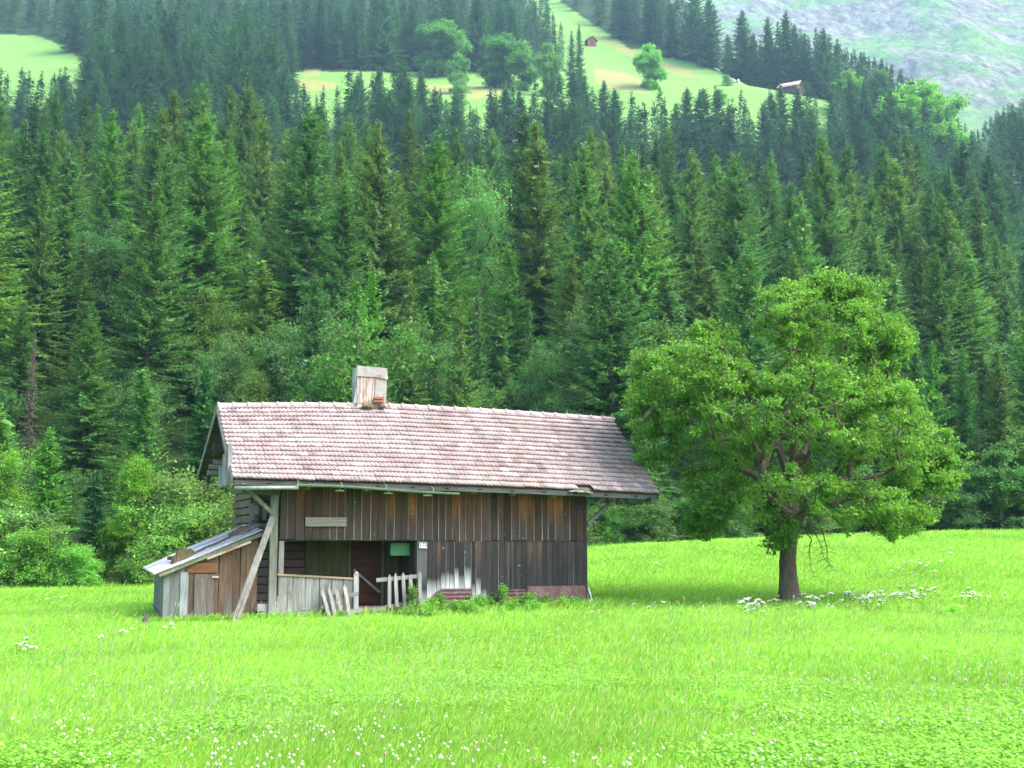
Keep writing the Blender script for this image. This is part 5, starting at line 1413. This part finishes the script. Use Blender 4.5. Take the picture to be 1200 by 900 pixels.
# ------------------------------------------------------------------ meadow grass
def in_barn(X, Y):
    dx = X - P0[0]; dy = Y - P0[1]; u = dx * UH[0] + dy * UH[1]; v = dx * VH[0] + dy * VH[1]
    return ((u > -.3) & (u < uR) & (v > -.02) & (v < V_B - .8)) | ((u > sa) & (u < 0.1) & (v > VS - .02) & (v < 2.5))
def patch(X, Y):
    return (np.sin(X * .7 + 1.3 * np.sin(Y * .45)) * np.sin(Y * .6 + 1.1 * np.sin(X * .5 + 2)) + .6 * np.sin(X * 2.1 + Y * 1.4) * np.sin(Y * 1.9 - X * .8))
def grass(n1, n2, seed):
    g = np.random.default_rng(seed)
    s = g.uniform(34, 275, n1); Y = np.concatenate([2450 / s, np.exp(g.uniform(math.log(18), math.log(80), n2))])
    n = len(Y); t = g.uniform(-.52, .52, n); wide = g.random(n) < .16; t = np.where(wide, np.sign(t) * g.uniform(.50, .95, n), t); X = t * Y
    k = (Y < edge_y(t) + 1.0) & ~in_barn(X, Y); X, Y = X[k], Y[k]; n = len(X)
    Z = H(X, Y) - .02; pt = patch(X, Y); D = Y
    short = (D < 17)
    h = (.115 + .06 * smooth((D - 11) / 9)) * g.uniform(.55, 1.35, n) * (1 + .22 * pt)
    du = (X - P0[0]) * UH[0] + (Y - P0[1]) * UH[1]; dv = (X - P0[0]) * VH[0] + (Y - P0[1]) * VH[1]
    fr = (du > 2.2) & (du < 9.2) & (dv < -.05) & (dv > -1.6); h = np.where(fr, h * 1.35, h); nb_ = (du > -3.4) & (du < 3.6) & (dv < -.45) & (dv > -2.8); h = np.where(nb_, h * .5, h)
    w = (.0032 + .00042 * D) * g.uniform(.7, 1.4, n)
    az = g.normal(.2, 1.0, n); ln = h * np.abs(g.normal(.35, .3, n)) + h * .15
    tipx = np.cos(az) * ln; tipy = np.sin(az) * ln
    fa = g.uniform(0, 3.14, n); sx = np.cos(fa) * w; sy = np.sin(fa) * w * .8
    V = np.zeros((n, 5, 3)); 
    V[:, 0] = np.stack([X - sx, Y - sy, Z], 1); V[:, 1] = np.stack([X + sx, Y + sy, Z], 1)
    V[:, 2] = np.stack([X + sx * .8 + tipx * .35, Y + sy * .8 + tipy * .35, Z + h * .6], 1); V[:, 3] = np.stack([X - sx * .8 + tipx * .35, Y - sy * .8 + tipy * .35, Z + h * .6], 1)
    V[:, 4] = np.stack([X + tipx, Y + tipy, Z + h], 1)
    b = np.arange(n)[:, None] * 5
    F4 = b + np.array([[0, 1, 2, 3]]); F3 = b + np.array([[3, 2, 4]])
    base = np.array([.250, .49, .058]); c = base[None] * (1 + .10 * pt[:, None]) * g.uniform(.82, 1.18, (n, 1)); c[:, 0] *= g.uniform(.75, 1.3, n)
    c *= (1 + .12 * np.sin(X * .23 + 2 * np.sin(Y * .19)) * np.sin(Y * .31 + .7))[:, None]
    yel = g.random(n) < .06; c[yel] = np.array([.42, .46, .12]) * g.uniform(.8, 1.1, (yel.sum(), 1))
    C = np.repeat(c[:, None], 5, 1); C[:, :2] *= .85; C[:, 4] *= 1.1
    o = link('grass', mesh_np('grass', V.reshape(-1, 3), [F4, F3], C.reshape(-1, 3)), M['grass']); tag(o, 'bright lime green meadow grass in front of the barn', 'grass', kind='stuff')
grass(540000, 380000, 8)
def stalks(n, seed):
    g = np.random.default_rng(seed); s = g.uniform(38, 230, n); Y = 2450 / s; t = g.uniform(-.5, .5, n); X = t * Y; k = (Y < edge_y(t)) & ~in_barn(X, Y) & (g.random(n) < .35 + .5 * (patch(X * .5, Y * .5) > 0)); X, Y = X[k], Y[k]; n = len(X)
    Z = H(X, Y); h = g.uniform(.28, .48, n) * (.7 + .3 * smooth((Y - 10) / 10)); lx = h * g.normal(.25, .2, n); ly = h * g.normal(0, .15, n); w = .0012 + .00016 * Y
    P = np.stack([X, Y, Z], 1); tv = np.stack([lx, ly, h], 1); sd = np.tile([1., 0, 0], (n, 1)); c = np.array([.30, .42, .12])[None] * g.uniform(.8, 1.2, (n, 1)); V1, F1, C1 = quads_from(P, tv, sd, c, c, w)
    t2 = tv * .22 ; c2 = np.array([.40, .50, .20])[None] * g.uniform(.7, 1.2, (n, 1)); c2[:, 0] *= g.uniform(.8, 1.2, n); V2, F2, C2 = quads_from(P + tv * .86, t2, sd, c2, c2, w * 2.6)
    o = link('seed_stalks', mesh_np('seed_stalks', np.concatenate([V1, V2]), np.concatenate([F1, F2 + len(V1)]), np.concatenate([C1, C2])), M['grass']); tag(o, 'thin pale seed stalks of meadow grass', 'grass stalks', kind='stuff')
stalks(6000, 12)
# low broad leaves (clover, dandelion) in the foreground
def clover(n, seed):
    g = np.random.default_rng(seed); s = g.uniform(95, 275, n * 3); Y = 2450 / s; t = g.uniform(-.5, .5, n * 3); X = t * Y
    k = (patch(X * .8 + 4, Y * .8) + g.normal(0, .25, len(X))) > .12; X, Y = X[k][:n], Y[k][:n]; n = len(X)
    Z = H(X, Y) + g.uniform(.04, .17, n); a = g.uniform(0, 6.28, n); l = g.uniform(.02, .05, n) 
    P = np.stack([X, Y, Z], 1); tv = np.stack([np.cos(a) * l, np.sin(a) * l, g.normal(0, .3, n) * l], 1); sd = np.stack([-np.sin(a), np.cos(a), g.normal(0, .25, n)], 1)
    c = np.array([.215, .44, .058])[None] * g.uniform(.75, 1.35, (n, 1))
    V, F, C = quads_from(P, tv, sd, c, c, l * .42)
    o = link('clover_leaves', mesh_np('clover_leaves', V, F, C), M['grass']); tag(o, 'low clover leaves spread through the foreground grass', 'clover', kind='stuff')
clover(120000, 9)
def daisies(seed):
    g = np.random.default_rng(seed); n = 2200; s = g.uniform(70, 270, n); Y = 2450 / s; t = g.uniform(-.48, .48, n); X = t * Y
    k = (patch(X * .6 + 9, Y * .6 + 3) + g.normal(0, .35, n) > .35) & ~in_barn(X, Y); X, Y = X[k], Y[k]; n = len(X); Z = H(X, Y) + g.uniform(.16, .26, n)
    Vs, Fs, Cs, b = [], [], [], 0
    for x, y, z in zip(X, Y, Z):
        r = g.uniform(.010, .018); c = (.62, .62, .50) if g.random() < .88 else (.55, .25, .35)
        for k in range(5):   # little globes of florets
            a = k * 1.256; Vs += [(x, y, z + r), (x + math.cos(a) * r, y + math.sin(a) * r, z), (x + math.cos(a + 1.256) * r, y + math.sin(a + 1.256) * r, z), (x, y, z - r * .8)]
            Fs += [(b, b + 1, b + 2), (b + 1, b + 3, b + 2)]; Cs += [c] * 4; b += 4
        Vs += [(x - .002, y, z - r), (x + .002, y, z - r), (x + .002, y, z - .2), (x - .002, y, z - .2)]; Fs += [(b, b + 1, b + 2), (b, b + 2, b + 3)]; Cs += [(.15, .3, .05)] * 4; b += 4
    o = link('clover_flowers', mesh_np('clover_flowers', np.array(Vs), np.array(Fs), np.array(Cs)), M['petal']); tag(o, 'tiny white and pink clover flowers scattered in the foreground grass', 'flowers', kind='stuff')
daisies(4)
# umbel flowers
def umbel_mesh(seed):
    g = random.Random(seed); ms = MB(); mh = MB(); h = .62
    ms.tube([(0, 0, 0), (.02, 0, h * .5), (.03, 0, h - .12)], [.007, .006, .004], 5, (.12, .26, .05))
    for k in range(26):
        a = g.uniform(0, 6.28); r = .095 * math.sqrt(g.random()); x, y, z = .03 + math.cos(a) * r, math.sin(a) * r, h + g.gauss(0, .010) - r * r * 5
        ms.tube([(.03, 0, h - .12), (x, y, z)], [.002, .0015], 3, (.14, .28, .06))
        q = .014 + g.random() * .012; n = 5; V = [(x, y, z + .010)] + [(x + math.cos(6.28 * i / n) * q, y + math.sin(6.28 * i / n) * q, z + g.gauss(0, .004)) for i in range(n)] + [(x, y, z - .006)]
        mh.add(V, [(0, 1 + i, 1 + (i + 1) % n) for i in range(n)] + [(n + 1, 1 + (i + 1) % n, 1 + i) for i in range(n)], (.74, .74, .70))
    for k in range(6):
        a = g.uniform(0, 6.28); z = g.uniform(.08, .35); l = g.uniform(.1, .18); d = Vector((math.cos(a), math.sin(a), .3)); s = Vector((-math.sin(a), math.cos(a), 0)) * .03; p = Vector((.01, 0, z))
        ms.add([p, p + d * l * .5 + s, p + d * l, p + d * l * .5 - s], [(0, 1, 2, 3)], (.10, .24, .04))
    return ms, mh
UM = []
for k in range(3):
    ms, mh = umbel_mesh(k)
    a = ms.build('stem', M['grass']); b = mh.build('flower_head', M['petal']); UM.append((a.data, b.data)); bpy.data.objects.remove(a); bpy.data.objects.remove(b)
def umbel(px, Y, s, lab):
    X = (px - 600) / FPX * Y; z = float(H(X, Y)); sm, hm = rnd.choice(UM)
    s *= rnd.uniform(.48, .82) * (.75 if px < 300 else 1)
    r = empty('umbel_flower', (X, Y, z), rnd.uniform(0, 6.28), label=lab, cat='flower', group='white umbel flowers in the meadow'); r.scale = (s * .95, s * .95, s * .85); r.rotation_euler = (rnd.gauss(0, .2), rnd.gauss(0, .2), rnd.uniform(0, 6.28))
    for nm, me in (('stem', sm), ('flower_head', hm)):
        o = bpy.data.objects.new(nm, me); COL.objects.link(o); o.parent = r
def py2Y(px, py):
    p = ground_hit(px, py, 8, 90); return float(p[1]) if p is not None else 60
for px, py, n, sx, sy, lab in ((1000, 708, 34, 70, 6, 'white umbel flower in the long drift right of the lone trunk'), (1060, 703, 16, 34, 5, 'white umbel flower in the far right end of the drift beyond the trunk'), (880, 716, 14, 24, 6, 'white umbel flower in the loose drift left of the lone trunk'),
                               (945, 716, 6, 10, 3, 'white umbel flower right at the foot of the lone trunk'), (1140, 705, 7, 26, 3, 'white umbel flower near the right border beyond the drift'), (1060, 668, 12, 35, 8, 'white umbel flower in the sparse group on the back meadow right of the tree'),
                               (1110, 652, 3, 12, 4, 'white umbel flower close to the hedge on the back right meadow'), (765, 716, 4, 14, 4, 'white umbel flower between barn and lone tree'), (810, 665, 3, 40, 6, 'white umbel flower on the back meadow left of the lone tree'),
                               (40, 768, 7, 14, 5, 'white umbel flower in the group at the left border'), (75, 705, 6, 30, 5, 'white umbel flower on the back meadow at far left'), (150, 748, 6, 22, 10, 'white umbel flower left of the shed'), (205, 742, 3, 7, 2, 'white umbel flower right in front of the shed corner'), (700, 722, 2, 8, 3, 'white umbel flower below the right barn corner')):
    for k in range(int(n * (1.9 if px > 860 else 1.2))): umbel(px + rnd.gauss(0, sx * .55), py2Y(px, py + 6 + rnd.uniform(-sy, sy)), rnd.uniform(.75, 1.2) * (1.0 if py > 690 else .9), lab)

# weeds in front of the barn wall, and other broad-leaved clumps
def weed_mesh(seed, h, r, n, col, ls):
    g = np.random.default_rng(seed); cl = np.stack([g.normal(0, r * .5, n), g.normal(0, r * .4, n), g.uniform(.1, 1, n) ** .8 * h], 1)
    cl[:, :2] *= (1.25 - cl[:, 2:3] / h)
    V, F, C = leaf_arrays(seed, cl, 42, ls, .13, col, flat=.9)
    m2 = MB()
    for c in cl[:: 3]: m2.tube([(c[0] * .4, c[1] * .4, -.05), tuple(c)], [.008, .004], 4, (.08, .16, .04))
    b = len(V); V = np.concatenate([V, np.array(m2.v)]); C = np.concatenate([C, np.array(m2.c)])
    q4 = np.array([f for f in m2.f if len(f) == 4]) + b
    return mesh_np('weed', V, [F, q4], C)
WM = [weed_mesh(1, .75, .4, 40, (.11, .27, .04), .062), weed_mesh(2, .5, .6, 44, (.14, .33, .05), .055), weed_mesh(3, 1.0, .22, 26, (.10, .25, .04), .06)]
for (px, v, k, s, c, lab) in ((484, -.35, 2, .8, (1, 1, 1), 'tall nettle plant growing through the picket fence'), (590, -.4, 2, .8, (1.3, 1.4, 1.2), 'tall pale green weed in the middle of the barn wall foot'), (515, -.45, 0, .8, (1, 1, 1), 'leafy weed clump in front of the ribbed rusty sheet'),
                              (505, -.8, 1, .9, (1, 1, .9), 'low weed clump just right of the picket fence'), (560, -.6, 1, 1.0, (.9, 1, .9), 'dense low weed clump right of the cut stump'), (572, -.35, 0, .7, (.85, 1, .9), 'dark leafy weed under the gap between the sheets'),
                              (620, -.5, 1, 1.0, (.9, 1, .9), 'spreading weed clump in front of the small dark sheet'), (640, -.35, 0, .62, (.9, 1, .8), 'reddish-tipped weed before the smooth rusty sheet'), (662, -.5, 0, .6, (1, 1, .9), 'weed clump near the right barn corner'), (675, -.7, 1, .7, (.9, 1.05, .9), 'low weeds at the right barn corner'),
                              (535, -1.0, 1, .8, (1.0, 1.1, .9), 'low weeds in front of the cut stump'), (600, -1.0, 1, .8, (1.05, 1.1, .9), 'low weeds furthest out in front of the barn wall'), (480, -.9, 1, .6, (1.1, 1.1, .9), 'low weeds in front of the picket fence'), (400, -.6, 1, .35, (1, 1, .9), 'small weed at the foot of the picket gate'), (550, -1.5, 1, .8, (1.1, 1.15, .9), 'low pale weeds out in the grass before the cut stump'), (625, -1.5, 1, .75, (1.1, 1.2, .9), 'low weeds out in the grass before the small dark sheet'), (660, -1.2, 1, .8, (1.1, 1.1, .9), 'low weeds out in the grass before the smooth rusty sheet'), (500, -1.4, 1, .7, (1.15, 1.2, .9), 'low weeds out in the grass right of the picket fence')):
    u, _ = LP(px, 705, v); p = wpt(u, v, gl(u, v)); o = link('weed_clump', WM[k], M['leaves'], loc=tuple(p)); s *= .92; o.scale = (s,) * 3; o.rotation_euler = (0, 0, rnd.uniform(0, 6)); o.color = (*c, 1); tag(o, lab, 'weeds', 'weeds around the barn')
for (px, py, s, lab) in ((972, 722, .8, 'green dock clump close below the flower drift'), (1118, 722, 1.0, 'broad-leaved clump in the right meadow below the flowers'), (293, 812, .7, 'weed clump in the left foreground grass'), (1110, 775, .8, 'leafy clump in the right foreground grass'), (850, 830, .7, 'leafy tuft low in the right foreground'), (700, 780, .55, 'small weed clump in the middle foreground'), (975, 745, .7, 'weed clump between the trunk and the foreground')):
    p = ground_hit(px, py, 8, 90); o = link('weed_clump', WM[1], M['leaves'], loc=tuple(p)); o.scale = (s * .9, s * .9, s * .45); o.color = (1.9, 1.9, 1.5, 1); o.rotation_euler = (0, 0, rnd.uniform(0, 6)); tag(o, lab, 'weeds', 'weed clumps in the meadow')

# ------------------------------------------------------------------ haze box
HZ = 3700
me = bpy.data.meshes.new('haze'); x0, x1, y0, y1, z0, z1 = -2500, 2500, -2500, 2500, -3, 1260
me.from_pydata([(x0, y0, z0), (x1, y0, z0), (x1, y1, z0), (x0, y1, z0), (x0, y0, z1), (x1, y0, z1), (x1, y1, z1), (x0, y1, z1)], [], [(0, 3, 2, 1), (4, 5, 6, 7), (0, 1, 5, 4), (1, 2, 6, 5), (2, 3, 7, 6), (3, 0, 4, 7)])
hm, nt, out = mat('valley_haze'); pv = nt.nodes.new('ShaderNodeVolumePrincipled'); pv.inputs['Color'].default_value = (.45, .75, 1, 1); pv.inputs['Density'].default_value = .00020; pv.inputs['Anisotropy'].default_value = .2
nt.links.new(pv.outputs[0], out.inputs['Volume'])
USE_HAZE = True
if USE_HAZE: o = link('haze', me, hm); tag(o, kind='stuff')

# ------------------------------------------------------------------ light
SUN_EL, SUN_AZ = 52.0, 112.0    # azimuth clockwise from +Y (view direction)
el, azr = R_(SUN_EL), R_(SUN_AZ)
w = bpy.data.worlds.new('World'); sc.world = w; w.use_nodes = True; nt = w.node_tree; nt.nodes.clear()
wo = nt.nodes.new('ShaderNodeOutputWorld'); bg = nt.nodes.new('ShaderNodeBackground'); sky = nt.nodes.new('ShaderNodeTexSky')
sky.sky_type = 'NISHITA'; sky.sun_disc = False; sky.sun_elevation = el; sky.sun_rotation = azr; sky.air_density = 1.0; sky.dust_density = 4.0; sky.ozone_density = 1.0
bg.inputs['Strength'].default_value = .15
nt.links.new(sky.outputs[0], bg.inputs[0]); nt.links.new(bg.outputs[0], wo.inputs[0])
ld = bpy.data.lights.new('sun', 'SUN'); ld.energy = 1.5; ld.angle = R_(38); ld.color = (1, .96, .90)
lo = bpy.data.objects.new('sun', ld); COL.objects.link(lo)
dirv = Vector((math.sin(azr) * math.cos(el), math.cos(azr) * math.cos(el), math.sin(el)))
lo.rotation_euler = dirv.to_track_quat('Z', 'Y').to_euler(); lo.location = (20, -10, 60)
sc.view_settings.view_transform = 'Standard'; sc.view_settings.look = 'None'; sc.view_settings.gamma = 1; sc.view_settings.use_curve_mapping = False
sc.view_settings.exposure = 2.45
sc.cycles.max_bounces = 6; sc.cycles.diffuse_bounces = 3; sc.cycles.glossy_bounces = 2; sc.cycles.transmission_bounces = 3; sc.cycles.transparent_max_bounces = 6; sc.cycles.volume_bounces = 0
sc.cycles.use_denoising = True
